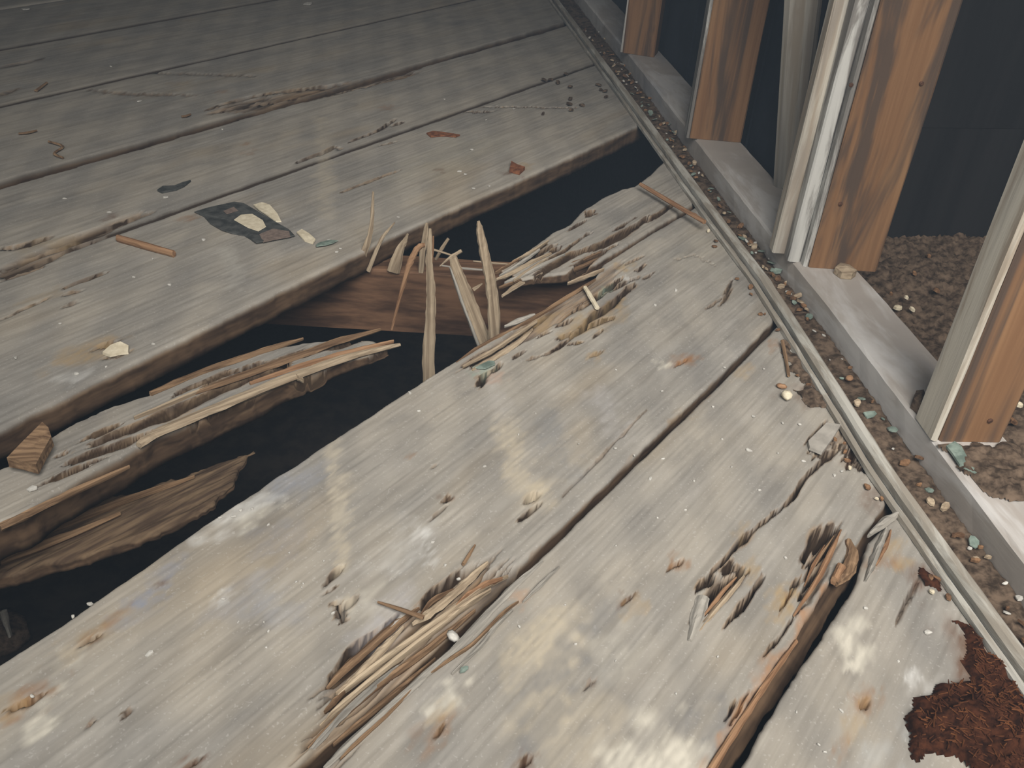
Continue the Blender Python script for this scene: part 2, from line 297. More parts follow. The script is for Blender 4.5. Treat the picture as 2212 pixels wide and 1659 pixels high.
SP = [  # stains: x, y, radius px, colour, strength, stretch along the grain
 (838,233,10,RUST,.7,1.5),(949,368,9,DRUST,.8,1.3),(1108,371,16,DRUST,.9,1.2),(1130,360,14,OCHRE,.6,1.5),(200,757,34,OCHRE,.75,1.6),(150,775,14,OCHRE,.5,2),(540,330,10,RUST,.5,1.2),(534,310,7,RUST,.6,1),(390,180,14,OCHRE,.4,1.2),(480,198,9,RUST,.5,1.2),
 (237,470,9,DRUST,.8,1.4),(412,470,12,RUST,.7,1.4),(110,525,22,OCHRE,.5,2),
 (165,812,20,WHITE,.55,1.2),(100,640,16,OCHRE,.35,2),(495,1112,34,WHITE,.65,1.7),(555,1112,26,CREAM,.6,1.3),(575,1078,26,WHITE,.55,1.0),(620,1040,34,BLUE,.4,1.6),(303,1292,18,BLUE,.8,2.2),(350,1240,18,BLUE,.45,2),(290,1330,22,BLUE,.35,2),
 (200,1383,13,DRUST,.9,1.1),(222,1352,14,RUST,.7,2.6),(180,1385,22,OCHRE,.5,2),(45,1525,22,RUST,.8,2),(20,1540,24,OCHRE,.6,1.6),(84,1575,32,CREAM,.95,1.0),(128,1490,14,CREAM,.5,1),(273,1541,9,DRUST,.7,1),(192,1570,6,DRUST,.7,1),(415,1646,13,DRUST,.8,1.4),(345,1262,6,DRUST,.7,1.2),(155,1420,18,CREAM,.35,1.6),
 (482,1295,12,WHITE,.5,1.6),(600,1170,40,BLUE,.25,1.2),(530,1290,40,BLUE,.3,1.4),(620,1330,34,BLUE,.3,1.4),
 (885,986,6,RUST,.7,1.4),(970,1077,14,DRUST,.8,1.1),(1257,701,24,OCHRE,.8,2.2),(1166,694,20,OCHRE,.7,1.8),(1353,574,13,OCHRE,.9,1.4),(1330,660,18,OCHRE,.75,1.6),(1285,768,12,OCHRE,.7,1.4),(1469,783,20,RUST,.6,1.2),(1429,786,14,CREAM,.8,1),(1310,690,26,OCHRE,.5,1.8),
 (1047,791,15,GRN,.75,1.7),(1065,820,18,(.40,.24,.17),.5,1.3),(1305,625,14,GRN,.55,1.6),(1355,601,7,WHITE,.8,1),
 (1150,1060,34,BEIGE,.55,1.2),(753,1299,17,BEIGE,.7,1.1),(860,1190,40,WHITE,.28,1.6),(905,1140,20,WHITE,.35,1.2),(815,1350,40,(.36,.36,.39),.5,1.6),(780,1310,30,CREAM,.4,1.5),
 (1461,1221,17,RUST,.9,1.1),(1360,1299,14,DRUST,.8,1.3),(1372,1315,18,OCHRE,.5,1.3),(1273,1474,10,DRUST,.9,1),(945,1575,22,RUST,.6,2),(965,1517,24,CREAM,.85,1.7),(950,1545,20,OCHRE,.55,1.3),(1141,1645,16,DRUST,.8,1.4),(1128,1292,14,(.40,.24,.14),.6,1.2),
 (1150,1400,62,BEIGE,.65,1.2),(1210,1365,52,BEIGE,.6,1.3),(1120,1430,50,BEIGE,.5,1),(1160,1550,56,BEIGE,.5,1.2),(1250,1560,56,BEIGE,.45,1.6),(1330,1400,40,CREAM,.3,1.4),
 (1200,1440,26,DGREY,.75,4.0),(1170,1572,24,DGREY,.65,4.0),(1540,1570,36,DGREY,.7,1.8),(1300,1330,26,DGREY,.4,2.4),(1290,1470,26,DGREY,.4,2.4),
 (1420,1640,62,CREAM,.97,1.1),(1365,1648,40,CREAM,.9,1.1),(1470,1628,40,CREAM,.9,1),(1840,1350,26,CREAM,.85,1.0),(1838,1385,24,CREAM,.85,1),(1850,1415,22,CREAM,.85,1),(1846,1438,15,CREAM,.8,1),(1974,1461,14,WHITE,.8,1),(2005,1484,24,WHITE,.45,1.2),(1815,1365,17,CREAM,.6,1),
 (1873,1521,17,RUST,.8,1.6),(1850,1565,17,OCHRE,.65,2.6),(1823,1608,12,RUST,.5,2.4),(1688,1289,19,OCHRE,.9,1.6),(1675,1310,15,OCHRE,.6,2),(1620,1230,16,OCHRE,.7,1.6),(1700,1282,10,RUST,.8,1),(1925,1200,26,OCHRE,.75,1.2),(1905,1215,18,RUST,.7,1.4),
 (1600,1150,12,OCHRE,.5,2),(1482,776,15,RUST,.85,1.2),(1600,800,16,OCHRE,.5,1.8),(1670,745,14,RUST,.6,1.4),(2008,1242,30,DRUST,.85,1.0),(1735,850,34,DRUST,.55,1.0),(1760,845,20,DRUST,.6,1),(1840,975,30,DRUST,.75,1.2),(1890,1080,30,DRUST,.6,1),(1470,900,16,OCHRE,.3,1.5),
 (1500,560,50,(.37,.345,.29),.45,1.2),(1540,520,40,(.37,.345,.29),.45,1.2),(1640,620,26,DRUST,.4,1),
 (2100,1420,60,DRUST,.9,1.0),(2130,1480,60,DRUST,.9,1.0),(2075,1380,34,DRUST,.8,1),(1998,1600,26,(.36,.38,.38),.5,1.5),(1900,1640,30,(.38,.40,.40),.5,1.5),
 (1110,371,8,DRUST,.9,1),(600,700,50,(.36,.36,.33),.3,2),(1000,330,60,(.36,.33,.25),.35,2.4),(700,385,20,BEIGE,.35,.7),(540,480,30,DGREY,.25,1),
]
ST = [  # paint runs and drips: points, width px, colour, strength
 ([(712,960),(728,1040),(735,1120),(742,1225)],17,BEIGE,.75), ([(718,962),(735,1060),(738,1150)],24,(.40,.37,.31),.5), ([(1091,905),(1105,969),(1111,1016),(1145,1055)],26,BEIGE,.75), ([(1160,1060),(1170,1085)],22,BEIGE,.6),
 ([(690,255),(702,330),(706,470)],14,BEIGE,.42), ([(480,535),(505,580),(510,620)],18,(.42,.41,.37),.5), ([(1060,830),(1085,900)],24,(.42,.41,.40),.35), ([(1290,850),(1330,925)],30,(.43,.42,.42),.35), ([(1180,900),(1240,1030)],34,(.17,.18,.19),.45), ([(640,960),(650,1130)],40,(.19,.20,.21),.3),
 ([(905,1140),(925,1180),(935,1225)],9,WHITE,.45), ([(560,1250),(600,1330)],22,(.40,.40,.40),.35), ([(1570,1640),(1600,1560)],14,(.40,.20,.09),.0),
 ([(1526,1659),(1624,1504),(1708,1397),(1786,1262)],11,(.33,.165,.07),.85), ([(1110,1235),(1280,1080),(1420,945),(1560,815)],5,(.20,.12,.06),.75),
]
def conv(pts, z0=0., k=0.): return np.array([AB(PK(x, y, z0, k)) for x, y in pts])
CRW = [(conv(p), wd, d, r, p) for p, wd, d, r in CR]
ZNW = [(conv(p), d, am, fr) for p, d, am, fr in ZN]
SPW = []
for x, y, r, c, s, e in SP:
    p = P(x, y); SPW.append((AB(p), r * mpp(p) * 1.25, c, s, e))
STW = []
for pts, wd, c, s in ST:
    p = P(*pts[len(pts) // 2]); STW.append((conv(pts), wd * mpp(p) * 1.1, c, s))

def edge(e, z0=0., k=0.):
    if isinstance(e, (int, float)): return lambda a: np.full(np.shape(a), float(e))
    q = conv(e, z0, k); q = q[np.argsort(q[:, 0])]
    return lambda a: np.interp(a, q[:, 0], q[:, 1])

def plank(name, a0, a1, lo, hi, da, db, parent, z0=0., k=0., thick=.030, xend=None, jag=(.0008, .0008), damage=True, rot0=0.0, deep0=0.0, grooves=None, cracks=None, mat=None, seed=0, sag=0.0, ledge=None, taper=None, dark_lo=0.0):
    lo = edge(lo, z0, k); hi = edge(hi, z0, k)
    bm_ = float(np.mean(hi(np.linspace(a0, a1, 9)) + lo(np.linspace(a0, a1, 9))) / 2)
    wd = float(np.max(hi(np.linspace(a0, a1, 40)) - lo(np.linspace(a0, a1, 40))))
    na = max(4, int((a1 - a0) / da)); nb = max(6, int(wd / db))
    u = np.linspace(0, 1, na + 1)[:, None]; v = np.linspace(0, 1, nb + 1)[None, :]
    A = a0 + u * (a1 - a0) + 0 * v
    def bb(A):
        l = lo(A) + (vnoise(A * 45, A * 0 + 3, seed) - .5) * 2 * jag[0] + (vnoise(A * 220, A * 0 + 9, seed) - .5) * jag[0]
        h = hi(A) + (vnoise(A * 45, A * 0 + 30, seed) - .5) * 2 * jag[1] + (vnoise(A * 220, A * 0 + 39, seed) - .5) * jag[1]
        h = np.maximum(h, l + .0008)
        return l, h
    l, h = bb(A); B = l + v * (h - l)
    if xend is not None:
        for _ in range(2):
            ae = xend / C45 + B; A = a0 + u * (ae - a0); l, h = bb(A); B = l + v * (h - l)
    Hh = np.zeros(A.shape); R = np.full(A.shape, float(rot0)); MC = np.zeros(A.shape + (3,)); MA = np.zeros(A.shape); DP = np.full(A.shape, float(deep0))
    Hh += (vnoise(A * 6, B * 12, 3 + seed) - .5) * .0009 + (vnoise(A * 30, B * 420, 5) - .5) * .0007
    Hh += sag * np.sin(np.pi * u)
    jx = (vnoise(A * 12, B * 520, 11) - .5) + .5 * (vnoise(A * 30, B * 1100, 12) - .5); jy = (vnoise(A * 40, B * 120, 13) - .5) + .6 * (vnoise(A * 110, B * 300, 14) - .5)
    if damage:
        amin, amax, bmin, bmax = A.min(), A.max(), B.min(), B.max()
        for pl, d, am, fr in ZNW:
            if pl[:, 0].max() < amin or pl[:, 0].min() > amax or pl[:, 1].max() < bmin or pl[:, 1].min() > bmax: continue
            s = sdf_poly(A + jx * .030, B + jy * .004, pl); m = np.clip(s / .004 + .2, 0, 1)
            r1 = vnoise(A * 7, B * fr + vnoise(A * 22, B * 40, 21) * 2.5, 17); r1 = np.abs(r1 * 2 - 1)
            Hh -= m * (d * .25 + d * .75 * vnoise(A * 10, B * 60, 23) + am * r1) * .001
            R = np.maximum(R, m * np.clip(.45 + .7 * r1 * vnoise(A * 12, B * 90, 5) * 1.6, 0, 1)); DP = np.maximum(DP, m * np.clip(r1 * 2.2 - .75, 0, 1) * .9)
        for pl, wp, d, r, px in CRW:
            if pl[:, 0].max() < amin - .02 or pl[:, 0].min() > amax + .02 or pl[:, 1].max() < bmin - .02 or pl[:, 1].min() > bmax + .02: continue
            wv = wp * np.linalg.norm(np.append(XY(*pl[0]), 0) - CAMP) / FPX * .62
            wv = max(wv, db * .85)
            dd, tt = poly_dist(A + jx * .010, B + jy * .0024, pl)
            wl = wv * (.35 + .65 * np.sin(np.pi * np.clip(tt, .06, .94)) ** .6) * (.6 + .8 * vnoise(A * 45, B * 60, 31))
            m = np.clip(1.35 * (1 - (dd / wl) ** 2), 0, 1)
            Hh -= m * d * .0016; DP = np.maximum(DP, np.clip(2.6 * (1 - (dd / (wl * 1.28)) ** 2), 0, 1) * min(.95, d / 6.))
            R = np.maximum(R, np.clip(1.6 * (1 - (dd / (wl * 1.9)) ** 2), 0, 1) * r * .7)
        def over(c, s):
            nonlocal MC, MA
            MC = MC * (1 - s[..., None]) + np.array(c) * s[..., None]; MA = MA * (1 - s) + s
        for pl, wv, c, s in STW:
            if pl[:, 0].max() < amin - .05 or pl[:, 0].min() > amax + .05 or pl[:, 1].max() < bmin - .05 or pl[:, 1].min() > bmax + .05: continue
            dd, tt = poly_dist(A + jx * .01, B + jy * .008, pl)
            m = np.clip(1.3 - dd / wv + (vnoise(A * 90, B * 140, 41) - .5) * 1.2, 0, 1); over(c, m * s * .85 * (.35 + .65 * vnoise(A * 190, B * 330, 47)))
        for q, r, c, s, e in SPW:
            if q[0] < amin - r * 4 or q[0] > amax + r * 4 or q[1] < bmin - r * 2 or q[1] > bmax + r * 2: continue
            dd = np.hypot((A - q[0] + jx * .006) / e, (B - q[1] + jy * .006))
            f = .5 / max(r, .004)
            m = np.clip((1.25 - dd / r + (vnoise(A * f * 2.2, B * f * 3.5, 51) - .5) * 1.5) * 1.3, 0, 1); over(c, m * s * .84 * (.35 + .65 * vnoise(A * 190, B * 380, 57)))
    if grooves:
        d, fr = grooves
        r1 = np.abs(vnoise(A * 4, B * fr + vnoise(A * 14, B * 20, 3) * 3, 61 + seed) * 2 - 1)
        r2 = np.abs(vnoise(A * 9, B * fr * 2.1 + vnoise(A * 24, B * 30, 7) * 3, 67 + seed) * 2 - 1)
        Hh -= d * (r1 ** 1.5 + .5 * r2); R = np.maximum(R, np.clip(r1 * 1.1 - .05, 0, 1))
    if cracks:
        for px, wp, d in cracks:
            pl = conv(px, z0, k); dd, tt = poly_dist(A + jx * .012, B + jy * .0026, pl)
            wl = wp * .00055 * (.4 + .6 * np.sin(np.pi * np.clip(tt, .08, .92))) * (.55 + .9 * vnoise(A * 35, B * 60, 71))
            m = np.clip(1.35 * (1 - (dd / wl) ** 2), 0, 1); Hh -= m * d * .0013; DP = np.maximum(DP, np.clip(2.4 * (1 - (dd / (wl * 1.15)) ** 2), 0, 1) * .88); R = np.maximum(R, np.clip(1.7 * (1 - (dd / (wl * 1.4)) ** 2), 0, 1))
    # worn arris along both edges
    eb = np.minimum(B - l, h - B); Hh -= .0022 * np.clip(1 - eb / .0035, 0, 1) ** 2
    if dark_lo: DP = np.maximum(DP, dark_lo * np.clip(1.6 - (B - l) / max(.0022, db * .55), 0, 1));  # darkens the low edge beside a joint; its side walls follow below
    Hh = np.maximum(Hh, -thick * .93 if taper is None else -thick * .9 * np.interp(A, *taper))
    a_ref, b_ref = (a0 + a1) / 2, bm_
    Z = z0 + k * A + Hh
    nA, nB = na + 1, nb + 1
    top = np.stack([A - a_ref, B - b_ref, Z], -1).reshape(-1, 3)
    idx = np.arange(nA * nB).reshape(nA, nB)
    F = [np.stack([idx[:-1, :-1], idx[1:, :-1], idx[1:, 1:], idx[:-1, 1:]], -1).reshape(-1, 4)]
    # side walls and underside
    ring = np.concatenate([idx[:, 0], idx[-1, 1:], idx[-2::-1, -1], idx[0, -2:0:-1]])
    lv = 4; rows = [ring]; allv = [top]; base = nA * nB; rotx = [R.reshape(-1)]
    for j in range(1, lv + 1):
        rv = top[ring].copy(); tk = thick if taper is None else thick * np.interp(A.reshape(-1)[ring], *taper); zb = z0 + k * A.reshape(-1)[ring] - tk; t_ = j / lv
        rv[:, 2] = rv[:, 2] * (1 - t_) + zb * t_
        inn = (vnoise(A.reshape(-1)[ring] * 60, B.reshape(-1)[ring] * 60 + j * 5, 81 + seed) - .5) * .0022
        rv[:, 1] += inn
        if ledge is not None and j in (2, 3): rv[:len(idx[:, 0]), 1] -= ledge
        allv.append(rv); rows.append(base + np.arange(len(ring))); base += len(ring); rotx.append(np.full(len(ring), .9))
    for j in range(lv):
        r0, r1 = rows[j], rows[j + 1]
        F.append(np.stack([r0, np.roll(r0, -1), np.roll(r1, -1), r1], -1)[:, ::-1])
    V = np.concatenate(allv); F = np.concatenate(F)
    me = bpy.data.meshes.new(name)
    me.vertices.add(len(V)); me.vertices.foreach_set('co', V.astype(np.float32).ravel())
    nf = len(F); bot = rows[-1]
    me.loops.add(nf * 4 + len(bot)); me.polygons.add(nf + 1)
    me.loops.foreach_set('vertex_index', np.concatenate([F.ravel(), bot[::-1]]).astype(np.int32))
    me.polygons.foreach_set('loop_start', np.concatenate([np.arange(nf) * 4, [nf * 4]]).astype(np.int32))
    me.polygons.foreach_set('loop_total', np.concatenate([np.full(nf, 4), [len(bot)]]).astype(np.int32))
    me.update(calc_edges=True); me.validate()
    at = me.attributes.new('rot', 'FLOAT', 'POINT'); at.data.foreach_set('value', np.concatenate(rotx).astype(np.float32))
    dpv = np.zeros(len(V), np.float32); dpv[:nA * nB] = DP.reshape(-1); dpv[nA * nB:] = dark_lo * .75; at = me.attributes.new('deep', 'FLOAT', 'POINT'); at.data.foreach_set('value', dpv)
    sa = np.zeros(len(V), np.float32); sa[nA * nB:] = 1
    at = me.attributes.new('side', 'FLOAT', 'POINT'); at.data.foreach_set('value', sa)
    mk4 = np.zeros((len(V), 4), np.float32); mk4[:nA * nB, :3] = MC.reshape(-1, 3); mk4[:nA * nB, 3] = MA.reshape(-1)
    at = me.attributes.new('mark', 'FLOAT_COLOR', 'POINT'); at.data.foreach_set('color', mk4.ravel())
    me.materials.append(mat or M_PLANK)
    xy = XY(a_ref, b_ref)
    M = Matrix.Translation(Vector((float(xy[0]), float(xy[1]), 0))) @ Matrix.Rotation(math.pi / 4, 4, 'Z')
    return link(bpy.data.objects.new(name, me), parent, M)

# ------------------------------------------------------------------ splinters, sticks, chips
def strip(name, pts, widths, thick, mat, parent=None, up=(0, 0, 1), rough=.12, sub=4, seed=0, loc=None):
    pts = np.array(pts, float); n = len(pts); r = np.random.default_rng(seed + 100)
    tt = np.linspace(0, n - 1, (n - 1) * sub + 1)
    Q = np.stack([np.interp(tt, range(n), pts[:, i]) for i in range(3)], -1)
    if n > 2:                                            # soften the bends
        for _ in range(2): Q[1:-1] = (Q[:-2] + 2 * Q[1:-1] + Q[2:]) / 4
    Wd = np.interp(tt, range(n), widths); up = _n(up); V = []; F = []
    sec = np.array([(-.5, .05), (-.30, .55), (.08, .62), (.36, .42), (.5, -.05), (.22, -.5), (-.26, -.45)])
    ph = r.random(7) * .5 + .75
    for i, p in enumerate(Q):
        t = _n(Q[min(i + 1, len(Q) - 1)] - Q[max(i - 1, 0)]); s = _n(np.cross(t, up)); nn = np.cross(s, t)
        th = thick * min(1, .25 + Wd[i] / max(Wd.max(), 1e-6))
        for q, (x, y) in enumerate(sec):
            V.append(p + s * x * Wd[i] * ph[q] * (1 + (r.random() - .5) * rough * 3) + nn * y * th * (1 + (r.random() - .5) * rough * 3))
    m = len(sec)
    for i in range(len(Q) - 1):
        for q in range(m): F.append((i * m + q, i * m + (q + 1) % m, (i + 1) * m + (q + 1) % m, (i + 1) * m + q))
    F.append(tuple(range(m))[::-1]); F.append(tuple((len(Q) - 1) * m + q for q in range(m)))
    V = np.array(V); t = _n(Q[-1] - Q[0])                 # local X along the splinter so that the grain follows it
    s = _n(np.cross(up, t)) if abs(np.dot(up, t)) < .99 else _n(np.cross((1, 0, 0), t)); nn = np.cross(t, s)
    o = Q[0]; R3 = np.stack([t, s, nn], 1)
    M = Matrix.Identity(4)
    for i in range(3):
        for j in range(3): M[i][j] = float(R3[i, j])
        M[i][3] = float(o[i])
    return mk(name, (V - o) @ R3, F, mat, parent, M=M, smooth=False)

def chip(name, x, y, rpx, mat, z=0.0, thick=.0009, sides=7, elong=1.4, ang=None, tilt=.12, r=None):
    r = r or random
    p = P(x, y, z); rad = rpx * mpp(p); ang = r.random() * 6.28 if ang is None else ang
    V = []; F = []; pr = [(.7 + .5 * r.random()) for _ in range(sides)]
    tx, ty = (r.random() - .5) * 2 * tilt, (r.random() - .5) * 2 * tilt
    for lev in (0, 1):
        for i in range(sides):
            t = 6.28318 * i / sides; ex = math.cos(t) * rad * pr[i] * elong; ey = math.sin(t) * rad * pr[i]
            if lev: ex *= .93; ey *= .93
            X = ex * math.cos(ang) - ey * math.sin(ang); Y = ex * math.sin(ang) + ey * math.cos(ang)
            V.append([p[0] + X, p[1] + Y, tx * ex + ty * ey + lev * thick])
    V = np.array(V); V[:, 2] += z - V[:, 2].min() + .0002
    F.append(tuple(range(sides))[::-1])
    for i in range(sides): F.append((i, (i + 1) % sides, sides + (i + 1) % sides, sides + i))
    V = np.vstack([V, V[sides:].mean(0) + [0, 0, thick * .5]])
    for i in range(sides): F.append((sides + i, sides + (i + 1) % sides, 2 * sides))
    return mk(name, V, F, mat)
def slab(name, px, z, thick, mat, parent=None, dome=0.0, z2=None):
    """flat torn piece with its outline traced on the plane it lies on"""
    b = np.array([P(x, y, z) for x, y in px]); n = len(b); c = b.mean(0)
    zs = np.zeros(n) if z2 is None else np.array(z2)
    t = b + np.stack([0 * zs, 0 * zs, zs + thick], -1); t = c + (t - c) * [.98, .98, 1] ; t[:, 2] = b[:, 2] + zs + thick
    lo_ = b.copy(); lo_[:, 2] += zs
    ct = t.mean(0) + [0, 0, dome]; cb = lo_.mean(0)
    V = np.vstack([lo_, t, ct, cb]); F = []
    for i in range(n):
        j = (i + 1) % n; F += [(i, j, n + j, n + i), (n + i, n + j, 2 * n), (j, i, 2 * n + 1)]
    return mk(name, V, F, mat, parent)
def box8(name, corners, z0, z1, mat, parent=None, bev=.002):
    """upright prism on a four-cornered foot, arrises eased"""
    c = np.array(corners, float)[:, :2]; m = c.mean(0)
    if (np.cross(c[1] - c[0], c[2] - c[1])) < 0: c = c[::-1]
    n = len(c); ring = []
    for i in range(n):
        p, q, r_ = c[i - 1], c[i], c[(i + 1) % n]
        ring += [q + _n(p - q) * bev, q + _n(r_ - q) * bev]
    ring = np.array(ring); k = len(ring); nz = 14; V = []; F = []
    for j in range(nz + 1):
        z = z0 + (z1 - z0) * j / nz
        for i in range(k):
            w_ = (rng.random(2) - .5) * .0008
            V.append([ring[i, 0] + w_[0], ring[i, 1] + w_[1], z])
    for j in range(nz):
        for i in range(k): F.append((j * k + i, j * k + (i + 1) % k, (j + 1) * k + (i + 1) % k, (j + 1) * k + i))
    F.append(tuple(range(k))[::-1]); F.append(tuple(nz * k + i for i in range(k)))
    return mk(name, V, F, mat, parent)

# ================================================================== THE FLOOR
floor = tag(empty('floor'), kind='structure')
J6, J5, J4, J3, J2, J1, J0, J00 = .0645, .2575, .4700, .7050, .9560, 1.180, 1.466, 1.755
XE = .556
# right-hand near plank, up to the wide open joint
plank('plank', -.20, .60, -.165, [(1595,1668),(1708,1474),(1775,1380),(1843,1268),(1878,1172),(1935,1112),(1990,1030)], .0030, .0014, floor, xend=XE, jag=(.001, .0012), seed=1)
# plank with the two long rot pits; its worn lower rim carries a ledge
pB = plank('plank', -.22, .85, [(1440,1790),(1526,1659),(1624,1504),(1708,1397),(1786,1262),(1835,1195),(1890,1118),(1960,1020)], [(580,1725),(700,1640),(800,1548),(900,1448),(996,1360),(1077,1285),(1120,1252),(1400,978),(1560,824),(1660,722),(1720,665)], .0024, .0012, floor, xend=XE, jag=(.0014, .0008), seed=2, ledge=.010)
# plank on the near rim of the hole
pA = plank('plank', -.28, 1.05, [(560,1720),(700,1600),(800,1510),(900,1420),(1000,1330),(1090,1240),(1110,1232),(1400,955),(1560,803),(1650,712),(1720,640)], [(0,1432),(60,1393),(130,1350),(400,1160),(740,935),(900,832),(985,778),(1060,732),(1110,706),(1163,681),(1195,660),(1224,641),(1286,601),(1304,570),(1336,548),(1400,508),(1480,462),(1600,370)], .0024, .0012, floor, xend=XE, jag=(.0006, .0009), seed=3)
# short stump of the broken plank, still under the track
rem = plank('plank', .772, 1.30, [(1087,613),(1112,606),(1163,596),(1226,588),(1290,568),(1336,538),(1400,498),(1480,452),(1600,362)],
      [(1083,582),(1107,564),(1159,528),(1193,503),(1230,483),(1260,454),(1307,423),(1340,409),(1369,402),(1400,380),(1440,345),(1520,290)], .0024, .0012, floor, xend=XE, jag=(.0012, .0012), seed=4, thick=.028, taper=([.70, .78, .90, 1.0], [.22, .35, .75, 1]),
      cracks=[([(1400,470),(1344,507),(1298,530),(1244,546),(1199,572),(1163,593)],13,11), ([(1273,503),(1253,516),(1183,566),(1112,606)],6,8), ([(1210,534),(1192,547)],9,9), ([(1195,530),(1145,561),(1087,601)],9,10), ([(1181,525),(1127,559)],6,8), ([(1262,478),(1226,498)],4,4),
              ([(1280,457),(1270,464)],12,8), ([(1371,470),(1345,486),(1329,496)],5,5), ([(1300,545),(1240,575)],12,9), ([(1330,530),(1280,556),(1230,590)],9,9), ([(1160,545),(1110,577)],5,6), ([(1460,440),(1400,476)],9,8)])
# far side of the hole
pD = plank('plank', -.40, 1.60, [(-60,955),(0,925),(300,778),(550,655),(700,582),(860,503),(1000,440),(1120,388),(1250,330),(1370,274),(1480,225)], J2 - .0035, .0034, .0018, floor, xend=XE, jag=(.0010, .0010), seed=5)
pE = plank('plank', -.30, 1.80, J2 + .002, J1 - .010, .0045, .0026, floor, xend=XE, jag=(.0012, .0022), seed=6, dark_lo=.95)
plank('plank', -.20, 2.05, J1 + .012, J0 - .003, .007, .004, floor, xend=XE, jag=(.0022, .001), seed=7, dark_lo=.55)
plank('plank', -.05, 2.30, J0 + .003, J00 - .004, .010, .006, floor, xend=XE, seed=8, dark_lo=.95)
plank('plank', .15, 2.60, J00 + .004, 2.03, .012, .008, floor, xend=XE, seed=9, dark_lo=.9)
plank('plank', .30, 2.90, 2.036, 2.33, .014, .010, floor, xend=XE, damage=False, seed=10)
plank('plank', .55, 3.10, 2.336, 2.62, .014, .010, floor, xend=XE, damage=False, seed=12)

# the broken plank: its cracked length sags in the hole
fz, fk = -.004, -.060
frag = plank('plank', -.16, .605, [(-40,1150),(0,1130),(44,1110),(169,1033),(290,969),(340,938),(480,880),(600,830),(740,778),(862,747)],
      [(-40,1030),(0,1010),(20,1003),(108,945),(160,912),(230,880),(330,850),(430,803),(520,775),(600,752),(648,740),(740,732),(820,716),(862,738)], .0022, .0010, floor, z0=fz, k=fk, thick=.036, jag=(.0022, .0020), damage=False, seed=11, taper=([.3, .45, .55, .61], [1, .85, .55, .2]),
      cracks=[([(150,1000),(190,985),(250,965),(330,930)],11,12), ([(200,960),(290,925),(400,880),(470,850)],14,18), ([(110,1035),(170,1010),(240,985)],5,7), ([(310,915),(420,868),(520,825),(620,790)],13,18), ([(440,840),(540,800),(650,765),(760,735)],12,16), ([(380,850),(470,815),(560,785)],10,16), ([(560,850),(700,800),(850,752)],9,10), ([(420,905),(560,850),(700,795)],7,9), ([(640,765),(730,745),(800,725)],10,14), ([(180,950),(260,915)],6,8), ([(130,985),(150,975)],7,8), ([(80,1050),(200,1005)],4,5)])
tag(frag, 'snapped plank cracked lengthwise and sagging into the hole')
frag2 = plank('plank', -.12, float(AB(PK(547, 969, -.062, -.12))[0]), [(-40,1255),(0,1240),(101,1211),(337,1144),(465,1085),(547,972)], [(-40,1175),(0,1160),(135,1110),(270,1063),(380,1030),(462,1000),(547,966)], .003, .0016, floor, z0=-.062, k=-.12, thick=.018, taper=([.2, .35, .5], [1, .6, .15]), jag=(.003, .003), damage=False, rot0=.9, deep0=.45, grooves=(.004, 120), seed=13)
tag(frag2, 'brown underside strip of the snapped plank, low in the hole')

def on(pl, z0=0., k=0.): return [PK(x, y, z0, k) for x, y in pl]
def spl(parent, px, wpx, thick, mat, z=0., seed=0, k=0., name='splinter'):
    pts = on(px, z, k) if not isinstance(z, (list, tuple)) else [P(x, y, q) for (x, y), q in zip(px, z)]
    m = mpp(pts[len(pts) // 2]); 
    if isinstance(wpx, (int, float)): wpx = [wpx * .35] + [wpx] * (len(px) - 2) + [wpx * .35] if len(px) > 2 else [wpx, wpx * .5]
    return strip(name, pts, [q * m for q in wpx], thick, mat, parent, seed=seed)
# fibres standing in the rotten rim of the near plank
for i, (px, wd, z, mt) in enumerate([
 ([(1053,1216),(1010,1255),(976,1289),(919,1332),(890,1350)],17,-.002,M_SPL_PALE), ([(1097,1245),(1037,1272),(956,1336),(875,1393),(790,1455),(730,1505)],15,-.003,M_SPL_PALE),
 ([(1060,1275),(1000,1312),(956,1349),(841,1437),(740,1521),(690,1570)],15,-.004,M_SPL_PALE), ([(1026,1319),(942,1390),(870,1445),(807,1488),(730,1556),(665,1620)],17,-.006,M_SPL_BROWN),
 ([(871,1356),(830,1400),(794,1437),(760,1475),(725,1500)],15,-.003,M_SPL_PALE), ([(905,1315),(860,1345),(800,1400),(745,1445),(705,1490)],17,-.004,M_SPL_BROWN),
 ([(940,1425),(880,1478),(800,1545),(720,1610)],11,-.010,M_SPL_BROWN), ([(1085,1250),(1050,1262),(1010,1285),(985,1310)],9,-.001,M_SPL_ORANGE),
 ([(980,1275),(930,1300),(905,1335)],9,-.001,M_SPL_BROWN), ([(860,1440),(800,1490),(740,1545),(700,1590),(645,1652)],12,-.004,M_SPL_GREY), ([(700,1540),(720,1520),(745,1495)],10,-.003,M_SPL_BROWN)]):
    spl(pA, px, wd, .006, mt, z, 10 + i)
